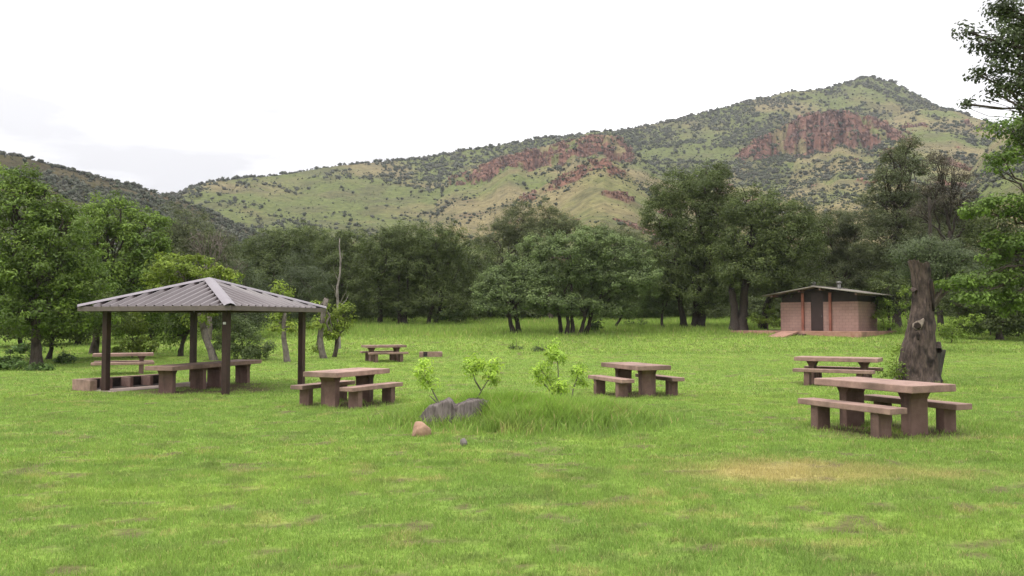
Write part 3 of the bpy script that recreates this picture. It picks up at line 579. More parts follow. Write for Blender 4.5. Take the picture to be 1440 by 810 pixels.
tree('oak_tree', 'tallest rounded oak at left of the bare bleached dead tree', 'tree', (432, 456),
     [(422, 338, 28, 22), (445, 345, 24, 22), (412, 360, 26, 24), (440, 375, 34, 30)], 'dark', .22, d=78, tintmul=1.2, **FAR)
tree('juniper_tree', 'wide rounded juniper left of the bare bleached dead tree', 'tree', (425, 458),
     [(425, 375, 22, 24), (412, 400, 26, 28), (438, 402, 28, 30), (425, 435, 40, 24)], 'juniper', .2, d=62, tintmul=1.0, **FAR)
tree('oak_tree', 'dark oak directly behind the bare bleached dead tree', 'tree', (482, 457),
     [(470, 350, 28, 24), (492, 345, 26, 22), (480, 385, 38, 32), (490, 425, 40, 30), (460, 420, 28, 30)], 'dark', .22, d=74, tintmul=1.0, **FAR)
tree('oak_tree', 'broad dark oak above the far picnic table left of middle', 'tree', (552, 458),
     [(545, 345, 32, 26), (575, 335, 30, 22), (525, 372, 32, 30), (560, 380, 42, 36), (530, 418, 40, 32), (568, 425, 36, 26)], 'dark', .22, trunks=[(562, 458), (570, 458), (535, 457)], bark='darkbark', **FAR)
tree('oak_tree', 'dark rounded oak above the low fire box', 'tree', (608, 458),
     [(612, 338, 30, 24), (640, 345, 26, 26), (600, 375, 36, 34), (640, 385, 34, 36), (615, 422, 40, 28), (650, 425, 26, 24)], 'dark', .22, trunks=[(602, 458), (612, 457)], tintmul=1.06, bark='darkbark', **FAR)
tree('oak_tree', 'shaded oak in the gap left of the pale green oaks', 'tree', (668, 455),
     [(672, 365, 28, 28), (655, 400, 26, 30), (680, 405, 26, 32)], 'dark', .2, d=76, tintmul=1.0, **FAR)
tree('olive_tree', 'olive green tree with lighter crown over the left pale oak', 'tree', (712, 455),
     [(700, 335, 34, 24), (725, 315, 26, 20), (735, 298, 20, 15), (700, 365, 36, 28), (738, 330, 26, 24)], 'olive', .2, d=80, tintmul=1.15, **FAR)
tree('olive_tree', 'upright olive green tree with a pointed top over the middle pale oak', 'tree', (775, 455),
     [(770, 296, 13, 16), (780, 315, 30, 20), (768, 330, 34, 22), (800, 320, 22, 16)], 'olive', .2, d=78, tintmul=1.25, **FAR)
tree('olive_tree', 'low crowned olive tree between the pale oaks and the tall dark oak', 'tree', (868, 455),
     [(865, 335, 34, 20), (895, 345, 26, 20), (885, 370, 34, 24)], 'olive', .2, d=78, tintmul=1.05, **FAR)
# --- pale oaks in the middle
OAK = dict(group='pale oaks in the middle of the meadow edge')
tree('pale_oak', 'pale oak at left of the middle clump, on two leaning trunks', 'tree', (724, 471),
     [(705, 398, 30, 24), (735, 378, 30, 26), (690, 412, 24, 20), (722, 425, 36, 18), (750, 395, 28, 24), (758, 348, 30, 20), (690, 432, 20, 12)], 'oak', .17, trunks=[(724, 471), (729, 470)], tops=[(713, 430), (722, 425)], bark='darkbark', **OAK)
tree('pale_oak', 'wide pale oak in the middle, on a row of five dark trunks', 'tree', (805, 471),
     [(800, 352, 40, 24), (835, 332, 34, 16), (868, 355, 40, 26), (785, 388, 38, 26), (830, 385, 42, 28), (770, 420, 34, 20), (815, 428, 44, 18), (868, 398, 40, 28), (900, 390, 32, 26), (852, 432, 38, 16)], 'oak', .17, trunks=[(789, 470), (797, 471), (806, 471), (816, 471), (822, 470)], bark='darkbark', **OAK)
tree('pale_oak', 'low spreading pale oak at the right end of the middle clump', 'tree', (934, 462),
     [(912, 405, 32, 26), (938, 402, 26, 20), (895, 432, 36, 18), (930, 432, 28, 16), (950, 385, 16, 10)], 'oak', .11, trunks=[(934, 463), (862, 461)], bark='darkbark', **OAK)
# --- dark tall trees at right
tree('dark_oak', 'tall dark oak on two near trunks, left neighbour of the restroom trees', 'tree', (974, 463),
     [(952, 272, 40, 32), (992, 258, 36, 26), (1008, 245, 22, 14), (932, 308, 34, 32), (972, 312, 44, 38), (1015, 300, 36, 34), (948, 358, 42, 36), (1000, 355, 44, 40), (975, 405, 48, 32), (1015, 410, 36, 26), (938, 395, 28, 24)], 'dark', .3, trunks=[(962, 463), (976, 463), (986, 463)], bark='darkbark', bare=1, tintmul=1.1, **FAR)
tree('dark_oak', 'large dark oak left of the restroom with two thick black trunks', 'tree', (1040, 467),
     [(1060, 290, 40, 28), (1100, 305, 40, 28), (1055, 335, 44, 34), (1108, 345, 44, 36), (1060, 385, 46, 36), (1110, 395, 42, 34), (1140, 320, 26, 22), (1030, 370, 30, 30)], 'dark', .33, trunks=[(1032, 467), (1043, 467), (1072, 462)], bark='darkbark', bare=1, tintmul=1.05, **FAR)
tree('olive_tree', 'grey olive tree with bare twigs behind the restroom', 'tree', (1178, 460),
     [(1165, 320, 40, 28), (1205, 318, 34, 26), (1160, 360, 44, 34), (1210, 360, 42, 34), (1180, 395, 55, 26), (1232, 395, 30, 28)], 'olive', .25, d=68, bare=2, tintmul=.95, gap=.24, dens=1.2, **FAR)
tree('ragged_tree', 'tall ragged open crowned tree rising right of the restroom', 'tree', (1262, 468),
     [(1276, 208, 16, 16), (1256, 222, 16, 14), (1247, 248, 22, 16), (1282, 238, 20, 18), (1238, 280, 26, 18), (1270, 275, 26, 20), (1255, 310, 36, 22), (1245, 345, 40, 26), (1275, 340, 26, 26), (1262, 385, 40, 28)], 'olive', .24, d=60, bare=4, gap=.28, dens=1.25, tops=[(1264, 300)], bark='darkbark', tintmul=.95, **FAR)
tree('half_dead_tree', 'half dead brownish tree with bare spreading limbs at right', 'tree', (1328, 470),
     [(1318, 228, 18, 16), (1338, 248, 22, 18), (1310, 262, 20, 18), (1350, 280, 24, 18), (1330, 290, 26, 20), (1365, 305, 22, 18), (1300, 300, 22, 18)], 'sparse', .2, d=54, bare=8, dens=1.4, gap=.28, tops=[(1330, 325)], bark='darkbark', **FAR)
snag((1309, 475), 50, [(1309, 420), (1309, 360), (1308, 320), (1307, 285), (1306, 278)], .22, 'bare grey snag pole rising behind the broken trunk', [(1308, 300, 1316, 282), (1308, 310, 1298, 300)], mat='darkbark')
tree('spreading_juniper', 'flat topped olive juniper spreading right behind the broken trunk', 'tree', (1302, 485),
     [(1308, 346, 34, 9), (1275, 358, 24, 8), (1345, 360, 30, 9), (1312, 362, 46, 10), (1300, 380, 40, 12), (1355, 380, 28, 12), (1330, 400, 36, 14)], 'juniper', .22, d=42, tintmul=1.25, dens=1.5, **FAR)
tree('dark_thicket', 'dark leafy thicket tree at the right edge behind the bright boughs', 'tree', (1405, 466),
     [(1395, 330, 36, 34), (1435, 340, 40, 44), (1375, 390, 36, 32), (1420, 405, 44, 36), (1380, 430, 36, 22), (1450, 430, 40, 30), (1345, 425, 30, 22), (1470, 380, 40, 50), (1400, 452, 36, 14), (1440, 455, 40, 14), (1365, 455, 26, 12)], 'dark', .25, d=52, tintmul=.95, **FAR)
tree('dark_thicket', 'low shaded tree filling the gap between restroom and broken trunk', 'tree', (1250, 463),
     [(1232, 428, 24, 24), (1265, 425, 24, 26), (1250, 400, 26, 18)], 'dark', .14, d=56, **FAR)
tree('olive_tree', 'olive brown tree filling the gap behind the half dead tree', 'tree', (1350, 462),
     [(1345, 300, 28, 24), (1300, 285, 24, 26), (1375, 325, 30, 26), (1325, 335, 40, 28), (1285, 320, 26, 26), (1350, 375, 46, 32)], 'olive', .22, d=68, bare=2, tintmul=.95, gap=.24, dens=1.3, **FAR)
# --- shrubs around the restroom and snag
tree('lime_shrub', 'tall lime leafed shrub at the right corner of the restroom', 'shrub', (1243, 470),
     [(1240, 424, 10, 7), (1248, 440, 10, 8), (1237, 444, 9, 9), (1246, 456, 12, 8)], 'shrub', .035, tintmul=1.1)
tree('lime_shrub', 'lime leafed shrub at the left corner of the restroom', 'shrub', (1080, 465),
     [(1084, 436, 8, 11), (1078, 450, 12, 9), (1063, 448, 9, 9), (1092, 455, 8, 7)], 'shrub', .04, d=57.5, tintmul=.85)
tree('lime_shrub', 'lime leafed shrub spreading at the right of the broken trunk', 'shrub', (1340, 482),
     [(1332, 462, 13, 9), (1350, 455, 14, 8), (1368, 448, 12, 6), (1326, 474, 9, 7), (1345, 470, 13, 8)], 'shrub', .035, d=48, tintmul=1.15)
tree('lime_shrub', 'lime sprouts climbing the left foot of the broken trunk', 'shrub', (1263, 531),
     [(1263, 494, 6, 10), (1258, 512, 8, 8), (1249, 524, 11, 6), (1262, 525, 8, 8)], 'shrub', .02, d=22.7, leafscale=.7, tintmul=1.15)
tree('lime_shrub', 'lime sprig half hidden at the left of the broken trunk', 'shrub', (1276, 470),
     [(1274, 415, 8, 8), (1272, 428, 6, 6), (1278, 440, 7, 8)], 'shrub', .03, d=40, tintmul=.9)
tree('treeline_bush', 'leafy green bush under the dark oak above the fire box', 'bush', (632, 455), [(632, 443, 16, 11), (645, 447, 12, 8), (618, 447, 10, 7)], 'weed', .05, tintmul=.9)
tree('treeline_bush', 'dark leafy bush under the thicket at the right edge of the lawn', 'bush', (1392, 472), [(1375, 455, 22, 12), (1400, 450, 22, 15), (1420, 458, 18, 10)], 'weed', .05, tintmul=.8)
tree('treeline_bush', 'low dark bush at the very right edge under the bright boughs', 'bush', (1432, 474), [(1432, 455, 24, 14), (1450, 450, 24, 18)], 'weed', .05, tintmul=.75)
tree('treeline_bush', 'leafy bush at the right foot of the five trunked pale oak', 'bush', (838, 468), [(838, 456, 9, 11), (832, 462, 8, 7)], 'weed', .04, tintmul=.8)

# --- uncountable wood behind the tree line
bl = []
for px in range(-220, 1700, 26):
    d = random.uniform(84, 100); x = at(px, 450, d).x; z = tzf(x, d); hgt = random.uniform(4.5, 7.5) * (.85 if 640 < px < 940 else 1)
    for hh in (.25, .65, .95):
        bl.append((Vector((x + random.uniform(-1, 1), d + random.uniform(-2, 2), z + hgt * hh)), (random.uniform(1.9, 2.6), 1.8, hgt * .26)))
for px in range(-300, 1750, 13):          # undergrowth that closes the view between the trunks
    d = random.uniform(78, 84); x = at(px, 450, d).x; bl.append((Vector((x, d, tzf(x, d) + .9)), (1.3, 1.1, random.uniform(.9, 1.7))))
(v, f, tt), C = crown_mesh(bl, 'dark', 1.0, .28, 1.35, .85)
wood = link('woodland', npmesh('woodland', v, [f], tt), M['leaf']); tag(wood, 'dark continuous wood filling in behind the meadow edge trees', 'woodland', kind='stuff')

# --- trees at the right edge
def edge_tree(name, label, cat, foot, rad, boughs, kind, bark, dens=1.0, top=None, leafscale=1.0, tintmul=1.0, lr=.22):
    """boughs: (px, py, depth, rx_m, rz_m); the trunk stands out of frame and its limbs reach in"""
    B = Vector((foot[0], foot[1], tzf(*foot))); root = thing(name, label, cat, B); g = Geo(); bl = []
    top = Vector(top) if top else Vector((0, 0, 4)); P = [Vector((0, 0, -.15)), Vector((.03, .05, .5)), top * .4 + Vector((.06, 0, .1)), top * .7, top]
    g.tube(P, [rad * 1.4, rad * 1.1, rad, rad * .9, rad * .75], 10, rough=.2)
    for q in boughs:
        c = at(q[0], q[1], q[2]) - B; bl.append((c, (q[3], q[3] * .8, q[4])))
        s = top.lerp(P[2], random.random() * .8)
        if c.z > top.z + 1: s = top
        lp = limb(g, s, c, rad * lr, rad * .05, 8, .14, .04)
        for _ in range(5):
            dv = Vector((random.gauss(0, 1), random.gauss(0, 1), random.gauss(0, 1))).normalized()
            limb(g, lp[random.randint(4, 8)], c + Vector((dv.x * q[3], dv.y * q[3], dv.z * q[4])), rad * lr * .25, rad * .015, 4, .2, 0, 5)
    (v, f, tt), C = crown_mesh(bl, kind, dens, .34, leafscale, tintmul)
    g.build('trunk', M[bark], root); link('crown', npmesh('crown', v, [f], tt), M['leaf'], root)
edge_tree('near_oak', 'near oak at the top right whose leafy twigs hang against the sky', 'tree', (8.6, 9.6), .2,
          [(1405, 58, 9, .20, .16), (1430, 25, 9.2, .22, .2), (1428, 75, 9, .22, .2), (1398, 92, 9, .17, .12), (1425, 118, 9, .20, .14), (1402, 132, 8.9, .14, .09), (1376, 62, 9, .07, .05), (1360, 44, 9, .055, .03), (1455, 120, 9.2, .25, .25), (1460, 60, 9.3, .3, .3), (1410, 10, 9.2, .14, .1), (1377, 105, 9, .05, .03), (1436, 150, 9, .14, .06), (1360, 147, 9, .045, .025), (1500, -20, 9.5, .7, .6), (1560, 90, 9.8, .8, .8), (1480, 180, 9.5, .3, .2)], 'nearleaf', 'bark', 1.45, (-.3, -.2, 3.6), lr=.11)
edge_tree('bright_oak', 'oak at the right edge with layered bright boughs beside the broken trunk', 'tree', (17.4, 24.5), .3,
          [(1422, 182, 24, .6, .28), (1440, 205, 24, .6, .4), (1412, 222, 24, .5, .2), (1405, 240, 24, .3, .12), (1410, 288, 24, .7, .22), (1372, 298, 24, .45, .12), (1435, 300, 24, .6, .3), (1438, 345, 24, .7, .3), (1408, 338, 24, .55, .16), (1352, 398, 24, .55, .13), (1385, 392, 24, .6, .18), (1425, 388, 24.3, .7, .28), (1372, 420, 24, .55, .13), (1415, 418, 24.3, .6, .2), (1438, 432, 24.4, .6, .3), (1395, 362, 24.3, .5, .16), (1500, 260, 24.5, 1.1, 1), (1520, 360, 24.5, 1.1, 1), (1480, 160, 24.5, .9, .7)], 'bough', 'bark', 1.0, (-.8, -.2, 4.2))
print('tree leaves', NLEAF)

# ------------------------------------------------------------------ concrete furniture
def leg_boxes(s, h, w, th, bev=.012):
    """a slab leg with a corbel flaring along the table under the top"""
    return [((s, 0, h / 2 - .04), (th, w, h + .08), dict(bev=bev)), ((s, 0, h - .055), (th * 1.9, w * .985, .11), dict(bev=.006, taper=(.56, .99)))]
def table(p, label, L=1.909, W=.918, H=.76, a=.597, name='picnic_table', legs=None, lw=.40):
    X, Y, yaw = p; z = tzf(X, Y); t = thing(name, label, 'picnic table', (X, Y, z), yaw, 'concrete picnic tables')
    part('tabletop', M['concrete'], t, ((0, 0, H - .055), (L, W, .11), dict(bev=.014)))
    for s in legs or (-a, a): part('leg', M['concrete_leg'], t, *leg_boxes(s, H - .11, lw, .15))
    return t
def bench(p, off, label, L=1.82, H=.453, W=.35, a=.591, sh=0):
    X, Y, yaw = p; e = Vector((math.cos(yaw), math.sin(yaw))); n = Vector((-e.y, e.x)); x, y = X + n.x * off + e.x * sh, Y + n.y * off + e.y * sh
    t = thing('concrete_bench', label, 'bench', (x, y, tzf(x, y)), yaw, 'concrete benches')
    part('seat', M['concrete'], t, ((0, 0, H - .045), (L, W, .09), dict(bev=.012)))
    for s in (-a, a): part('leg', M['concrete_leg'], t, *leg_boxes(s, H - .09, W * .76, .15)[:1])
    return t
T1 = (-3.686, 18.444, 1.084); T2 = (3.06, 20.433, 1.929); T3 = (5.81, 12.917, 1.991)
p = at(1179, 503, 21.6); T4 = (9.157, 23.034, -.565); p = at(540, 486, 38); T5 = (p.x, p.y, .45); p = at(174, 498, 30); T6 = (p.x, p.y, .42)
table(T1, 'pink concrete picnic table right of the metal roofed shelter, nearest to it')
bench(T1, -.687, 'bench on the right of the table nearest the shelter, tall grass at its legs')
bench(T1, .687, 'bench on the left of the table nearest the shelter')
table(T2, 'pink concrete picnic table right of the lime saplings, in the middle of the lawn')
bench(T2, .687, 'bench on the left of the mid lawn table, next to the lime saplings')
bench(T2, -.687, 'bench on the right of the mid lawn table')
table(T3, 'largest looking picnic table, in front of the broken trunk')
bench(T3, .687, 'nearest bench, in front of the table by the broken trunk')
bench(T3, -.687, 'bench on the far right side of the table by the broken trunk')
table(T4, 'longer picnic table seen side on, left of the broken trunk', L=2.195, a=.687)
bench(T4, -.687, 'front bench of the side on table left of the broken trunk', L=2.09, a=.68)
bench(T4, .687, 'rear bench of the side on table left of the broken trunk', L=2.09, a=.68)
table(T5, 'small looking distant picnic table beside the low fire box')
bench(T5, -.687, 'near right bench of the distant table beside the fire box')
bench(T5, .687, 'far left bench of the distant table beside the fire box')
table(T6, 'picnic table beyond the left shelter post, in front of the young lime tree', L=2.0, W=.75, a=.60)
bench(T6, -.7, 'front bench of the table beyond the left shelter post', L=2.05)
bench(T6, .7, 'rear bench of the table beyond the left shelter post', L=2.0)
# small stone left on the near table
def rock(name, label, loc, s, mat, seed, cat='rock', sub=3):
    bm = bmesh.new(); bmesh.ops.create_icosphere(bm, subdivisions=sub, radius=1)
    r = random.Random(seed); o = [r.uniform(0, 50) for _ in range(3)]; cuts = [(Vector((r.gauss(0, 1), r.gauss(0, 1), r.gauss(.3, 1))).normalized(), r.uniform(.55, .85)) for _ in range(7)]
    for v in bm.verts:
        for nn, dd in cuts:
            k = v.co.dot(nn)
            if k > dd: v.co -= nn * (k - dd) * .85
        n_ = float(fbm(np.array([v.co.x * 2 + o[0] + v.co.z]), np.array([v.co.y * 2 + o[1] - v.co.z]), seed, 3)[0]) - .5
        v.co *= 1 + .25 * n_; v.co = Vector((v.co.x * s[0], v.co.y * s[1], v.co.z * s[2]))
    me = bpy.data.meshes.new(name); bm.to_mesh(me); bm.free(); o = link(name, me, M[mat], None, loc, smooth=sub > 2); return tag(o, label, cat)
q = at(1258, 535.5, 13.35); rock('pebble', 'tiny dark stone lying on the table by the broken trunk', (q.x, q.y, tzf(T3[0], T3[1]) + .765), (.022, .018, .012), 'greystone', 5, 'stone', 2)

# ------------------------------------------------------------------ shelter
SX, SY, SYAW, SA, SB, SO, HE, HP = -8.604, 23.207, -.328, 3.895, 3.417, .483, 2.226, 3.029
SZ = -.15
shel = thing('picnic_shelter', 'open picnic shelter with hipped ribbed metal roof on four brown posts', 'shelter', (SX, SY, SZ), SYAW)
hx, hy = SA / 2 + SO, SB / 2 + SO
roof = None
def roof_panel(k):
    """one triangular slope, ribs running up it"""
    ex, ey = (hx, hy) if k % 2 == 0 else (hy, hx); pitch = .29; g = Geo(); prof = []
    u = -ex
    while u < ex - 1e-6:
        for du, h in ((0, 0), (.14, 0), (.15, .075), (.20, .075), (.21, 0)):
            if u + du < ex: prof.append((u + du, h))
        u += pitch
    prof.append((ex, 0)); V = []; Fq = []
    for (uu, h) in prof:
        fr = max(0, 1 - abs(uu) / ex); y1 = -ey * (1 - fr); z1 = HE + (HP - HE) * fr
        V += [(uu, -ey + .02, HE + h), (uu, y1, z1 + h)]
    for i in range(len(prof) - 1): Fq.append((2 * i, 2 * i + 2, 2 * i + 3, 2 * i + 1))
    V = np.array(V); ang = k * PI / 2; c, s = math.cos(ang), math.sin(ang); V = np.stack([V[:, 0] * c - V[:, 1] * s, V[:, 0] * s + V[:, 1] * c, V[:, 2]], 1)
    return link('roof_panel', npmesh('roof_panel', V, [np.array(Fq)]), M['roofmetal'], roof)
bm = bmesh.new()
for sx_, sy_, lx, ly in ((0, -1, 2 * hx + .04, .05), (0, 1, 2 * hx + .04, .05), (-1, 0, .05, 2 * hy - .062), (1, 0, .05, 2 * hy - .062)):
    bmx(bm, (sx_ * hx, sy_ * hy, HE - .015), (lx, ly, .125), bev=.006)
# dark ceiling boards under the sheets
cv = [bm.verts.new(c) for c in ((-hx + .04, -hy + .04, HE - .03), (hx - .04, -hy + .04, HE - .03), (hx - .04, hy - .04, HE - .03), (-hx + .04, hy - .04, HE - .03), (0, 0, HP - .06))]
for i in range(4): bm.faces.new((cv[(i + 1) % 4], cv[i], cv[4]))
me = bpy.data.meshes.new('roof'); bm.to_mesh(me); bm.free(); roof = link('roof', me, M['fascia'], shel)
for k in range(4): roof_panel(k)
for sx_, sy_ in ((-1, -1), (1, -1), (1, 1), (-1, 1)):
    a_ = Vector((0, 0, HP + .085)); b_v = Vector((sx_ * (hx + .02), sy_ * (hy + .02), HE + .085)); dv = (b_v - a_).normalized(); sdv = dv.cross(Vector((0, 0, 1))).normalized(); upv = sdv.cross(dv); wd = .15
    V = []; prof = [(-wd, -.045), (-wd * .5, .0), (0, .022), (wd * .5, .0), (wd, -.045)]
    for pnt in (a_, b_v):
        for s_, h_ in prof: V.append(pnt + sdv * s_ + upv * h_)
    link('hip_cap', npmesh('hip_cap', np.array(V), [np.array([(i, i + 1, i + 6, i + 5) for i in range(4)])]), M['hipmetal'], roof)
for i, (sx_, sy_) in enumerate(((-1, -1), (1, -1), (1, 1), (-1, 1))):
    po = part('post', M['post'], shel, ((sx_ * SA / 2, sy_ * SB / 2, HE / 2 - .12), (.155, .155, HE + .14), dict(bev=.008)))
    part('beam', M['post'], shel, (((sx_ if i % 2 else 0) * SA / 2, (0 if i % 2 else sy_) * SB / 2, HE - .02), ((.1, SB - .16, .10) if i % 2 else (SA - .16, .1, .10)), dict(bev=.005)))
    if i == 1: part('sign_plate', M['sticker'], po, ((sx_ * SA / 2 - .0, sy_ * SB / 2 - .081, 1.83), (.085, .008, .06)))
e = Vector((math.cos(SYAW), math.sin(SYAW))); n = Vector((-e.y, e.x))
# long table under the roof
lt = Vector((-8.64, 23.3)); 
table((lt.x, lt.y, math.atan2(3.3, .89)), 'long pink concrete table on four legs under the shelter roof', L=4.15, W=.86, H=.70, name='long_table', legs=(-1.72, -.42, .34, 1.72), lw=.42)
# row of fire bays
fb = at(101.5, 536, 22.5); fyaw = math.atan2(.86, .51); fz = tzf(fb.x + .8, fb.y + 1.2)
FL, FW, FH = 2.75, .82, .30
fp = thing('fire_pit', 'low concrete row of four sooty fire bays beside the left shelter post', 'fire pit', (fb.x, fb.y, fz), fyaw)
part('back_wall', M['concrete'], fp, ((FL / 2, -.09, FH / 2 - .04), (FL, .18, FH + .08), dict(bev=.012)))
part('end_wall', M['concrete'], fp, ((.10, -.18 - (FW - .18) / 2 - .002, FH / 2 - .042), (.20, FW - .18, FH + .08), dict(bev=.012)))
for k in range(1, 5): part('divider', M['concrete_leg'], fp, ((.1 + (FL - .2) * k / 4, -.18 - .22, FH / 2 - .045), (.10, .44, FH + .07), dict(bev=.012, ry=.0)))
for k in range(4):
    x0 = .1 + (FL - .2) * (k + .5) / 4
    part('fire_bay', M['soot'], fp, ((x0 + .01, -.184, FH / 2 - .02), ((FL - .2) / 4 - .13, .006, FH - .01)), ((x0 + .01, -.40, .018), ((FL - .2) / 4 - .18, .42, .02)))
    g = Geo()
part('hearth_slab', M['slab'], fp, ((FL / 2 + .08, -FW - .22, -.055), (FL - .1, 1.1, .14), dict(bev=.015)))
q = at(278, 541, 24.0); tag(part('concrete_pad', M['slab'], None, ((q.x, q.y, tzf(q.x, q.y) + .02), (1.0, .7, .12), dict(rz=SYAW, bev=.01))), 'small pale concrete pad on the ground behind the long table', 'concrete pad')
# fire box by the far table
q = gnd(606, 501.5); fbx = thing('fire_box', 'low pink concrete fire box with a black opening right of the distant table', 'fire box', q, .12)
W_, D_, H_ = 1.12, .8, .24
part('wall', M['concrete'], fbx, ((.11, -D_ / 2 + .06, H_ / 2 - .03), (W_ - .22 - .32, .12, H_ + .06), dict(bev=.01)), ((-W_ / 2 + .1 - .02, -D_ / 2 + .06, H_ / 2 - .03), (.2, .12, H_ + .06), dict(bev=.01)),
     ((0, D_ / 2 - .06, H_ / 2 - .03), (W_, .12, H_ + .06), dict(bev=.01)), ((W_ / 2 - .1, .0, H_ / 2 - .032), (.2, D_ - .24, H_ + .06), dict(bev=.01)), ((-W_ / 2 + .08, .0, H_ / 2 - .032), (.16, D_ - .24, H_ + .06), dict(bev=.01)), ((W_ / 2 - .13, -D_ / 2 + .061, H_ / 2 - .031), (.26, .12, H_ + .058), dict(bev=.01)))
part('opening', M['soot'], fbx, ((-.14, -.1, .02), (.55, .5, .03)), ((-.2, D_ / 2 - .125, H_ / 2), (.5, .01, H_ - .03)))

# ------------------------------------------------------------------ restroom
RZ = math.atan2(-.665, .747); q = at(1151, 465.3, 55.2); FLOOR = q.z
rr_ = thing('restroom_building', 'brown block restroom hut with low gabled roof beside the dark trees', 'building', q, RZ)
WW, DD, HW = 5.25, 4.4, 1.95
HWID = WW / 2; DC = -.08
def bxs(n_, mat, *b, parent=rr_): return part(n_, M[mat], parent, *b)
gl = tzf(q.x, q.y) - q.z - .3
wl = bxs('wall', 'block', ((-(HWID + .42 - DC) / 2 + DC - .0, .1, HW / 2), (HWID - .42 + DC, .2, HW)), (((HWID + .42 + DC) / 2, .1, HW / 2), (HWID - .42 - DC, .2, HW)),
    ((-HWID + .1, DD / 2 + .1, HW / 2), (.2, DD - .2, HW)), ((HWID - .1, DD / 2 - .25, HW / 2), (.2, DD - .9, HW)), ((0, DD - .1, HW / 2), (WW - .42, .2, HW)))
# fix front wall halves exactly either side of the doorway
wl.data.clear_geometry(); bm = bmesh.new(); dl, dr = DC - .42, DC + .42
for c, s in ((((-HWID + dl) / 2, .1, HW / 2), (dl + HWID, .2, HW)), (((HWID + dr) / 2, .1, HW / 2), (HWID - dr, .2, HW)), ((-HWID + .1, DD / 2 + .1, HW / 2), (.2, DD - .2, HW)), ((HWID - .1, DD / 2 - .35, HW / 2), (.2, DD - 1.1, HW)), ((0, DD - .1, HW / 2), (WW - .42, .2, HW))):
    bmx(bm, c, s)
bm.to_mesh(wl.data); bm.free()
ZP, ZE, OV, OVF = 3.0, 2.44, .98, .85       # ridge, eave, side and gable overhang
slope = (ZP - ZE) / (HWID + OV)
def gable(yy, n_):
    zt = lambda x: ZP - slope * abs(x) - .16
    V = [(-HWID + .06, yy, HW + .002), (HWID - .06, yy, HW + .002), (HWID - .06, yy, zt(HWID)), (0, yy, zt(0)), (-HWID + .06, yy, zt(HWID))]
    V2 = [(a, b + .1, c) for a, b, c in V]; k = len(V)
    me = bpy.data.meshes.new(n_); me.from_pydata(V + V2, [], [tuple(range(k)), tuple(range(2 * k - 1, k - 1, -1))] + [(i, i + k, (i + 1) % k + k, (i + 1) % k) for i in range(k)]); me.update()
    return link(n_, me, M['darkpanel'], rr_)
gable(.06, 'upper_panel'); gable(DD - .16, 'upper_panel')
bxs('side_panel', 'darkpanel', ((HWID - .1, DD / 2 - .35, HW + .2), (.1, DD - 1.1, .40)), ((-HWID + .1, DD / 2, HW + .2), (.1, DD - .3, .40)))
dw = bxs('doorway', 'darkpanel', ((DC, .72, HW / 2 + .02), (.84, .06, HW + .03)))
dd_ = bxs('door', 'door', ((DC, .03, 1.3), (.80, .05, 2.56), dict(bev=.006)))
part('handle', M['vent'], dd_, ((DC + .32, -.01, 1.0), (.03, .06, .16), dict(bev=.006)))
for x in (-1.03, .83):
    bxs('pilaster', 'pilaster', ((x, -.07, 1.28), (.17, .13, 2.56), dict(bev=.01)))
# roof: two sheets with seams, a barge board and rafters
def sheet(sg):
    V = []; Fq = []; y0, y1 = -OVF, DD + OVF; n_ = 26
    for (x, z) in ((0, ZP), (sg * (HWID + OV), ZE)):
        for dz in (0, -.07):
            for i in range(n_ + 1): V.append((x, y0 + (y1 - y0) * i / n_, z + dz + (.012 if i % 2 and dz == 0 else 0)))
    k = n_ + 1
    for i in range(n_):
        Fq += [(i, i + 1, 2 * k + i + 1, 2 * k + i), (k + i, 3 * k + i, 3 * k + i + 1, k + i + 1), (2 * k + i, 2 * k + i + 1, 3 * k + i + 1, 3 * k + i)]
    Fq += [(0, 2 * k, 3 * k, k), (n_, k + n_, 3 * k + n_, 2 * k + n_)]
    if sg < 0: Fq = [f_[::-1] for f_ in Fq]
    return npmesh('roof', np.array(V), [np.array(Fq)])
rf = link('roof', sheet(1), M['restroof'], rr_); link('roof', sheet(-1), M['restroof'], rr_)
bxs('ridge_cap', 'restroof', ((0, DD / 2, ZP + .022), (.34, DD + 2 * OVF + .02, .03), dict(bev=.008)), parent=rf)
for x in (-2.95, -1.0, .42, 2.75):
    z = ZP - slope * abs(x) - .15
    bxs('rafter', 'concrete_leg', ((x, DD / 2 - .05, z), (.12, DD + 2 * OVF - .25, .15)))
for x, y in ((-.85, 1.4), (1.05, 1.0)):
    g = Geo(); z = ZP - slope * abs(x); g.tube([(x, y, z - .1), (x, y, z + .36)], [.13, .13], 12); vp = g.build('vent_pipe', M['vent'], rr_)
    g = Geo(); g.tube([(x, y, z + .36), (x, y, z + .39), (x, y, z + .47), (x, y, z + .52)], [.17, .19, .18, .05], 12); g.build('vent_cap', M['vent'], vp)
bxs('porch_slab', 'pad', ((-.9, DD / 2 - .9, -.004 - .5), (8.9, DD + 2.6, 1.0), dict(bev=.012)))
fz_ = -DD * 0 - 2.2
RL = 2.6; y0 = -2.2; zg = -.36
bxs('ramp', 'pad', ((-1.05, y0 - RL / 2 + .04, (zg - .02) / 2 - .06), (1.15, RL, .12), dict(rx=math.atan2(-(zg), RL), bev=.008)))
bxs('step', 'concrete_leg', ((-.18, y0 - .16, zg / 2 - .08), (.42, .3, .2), dict(bev=.01)))

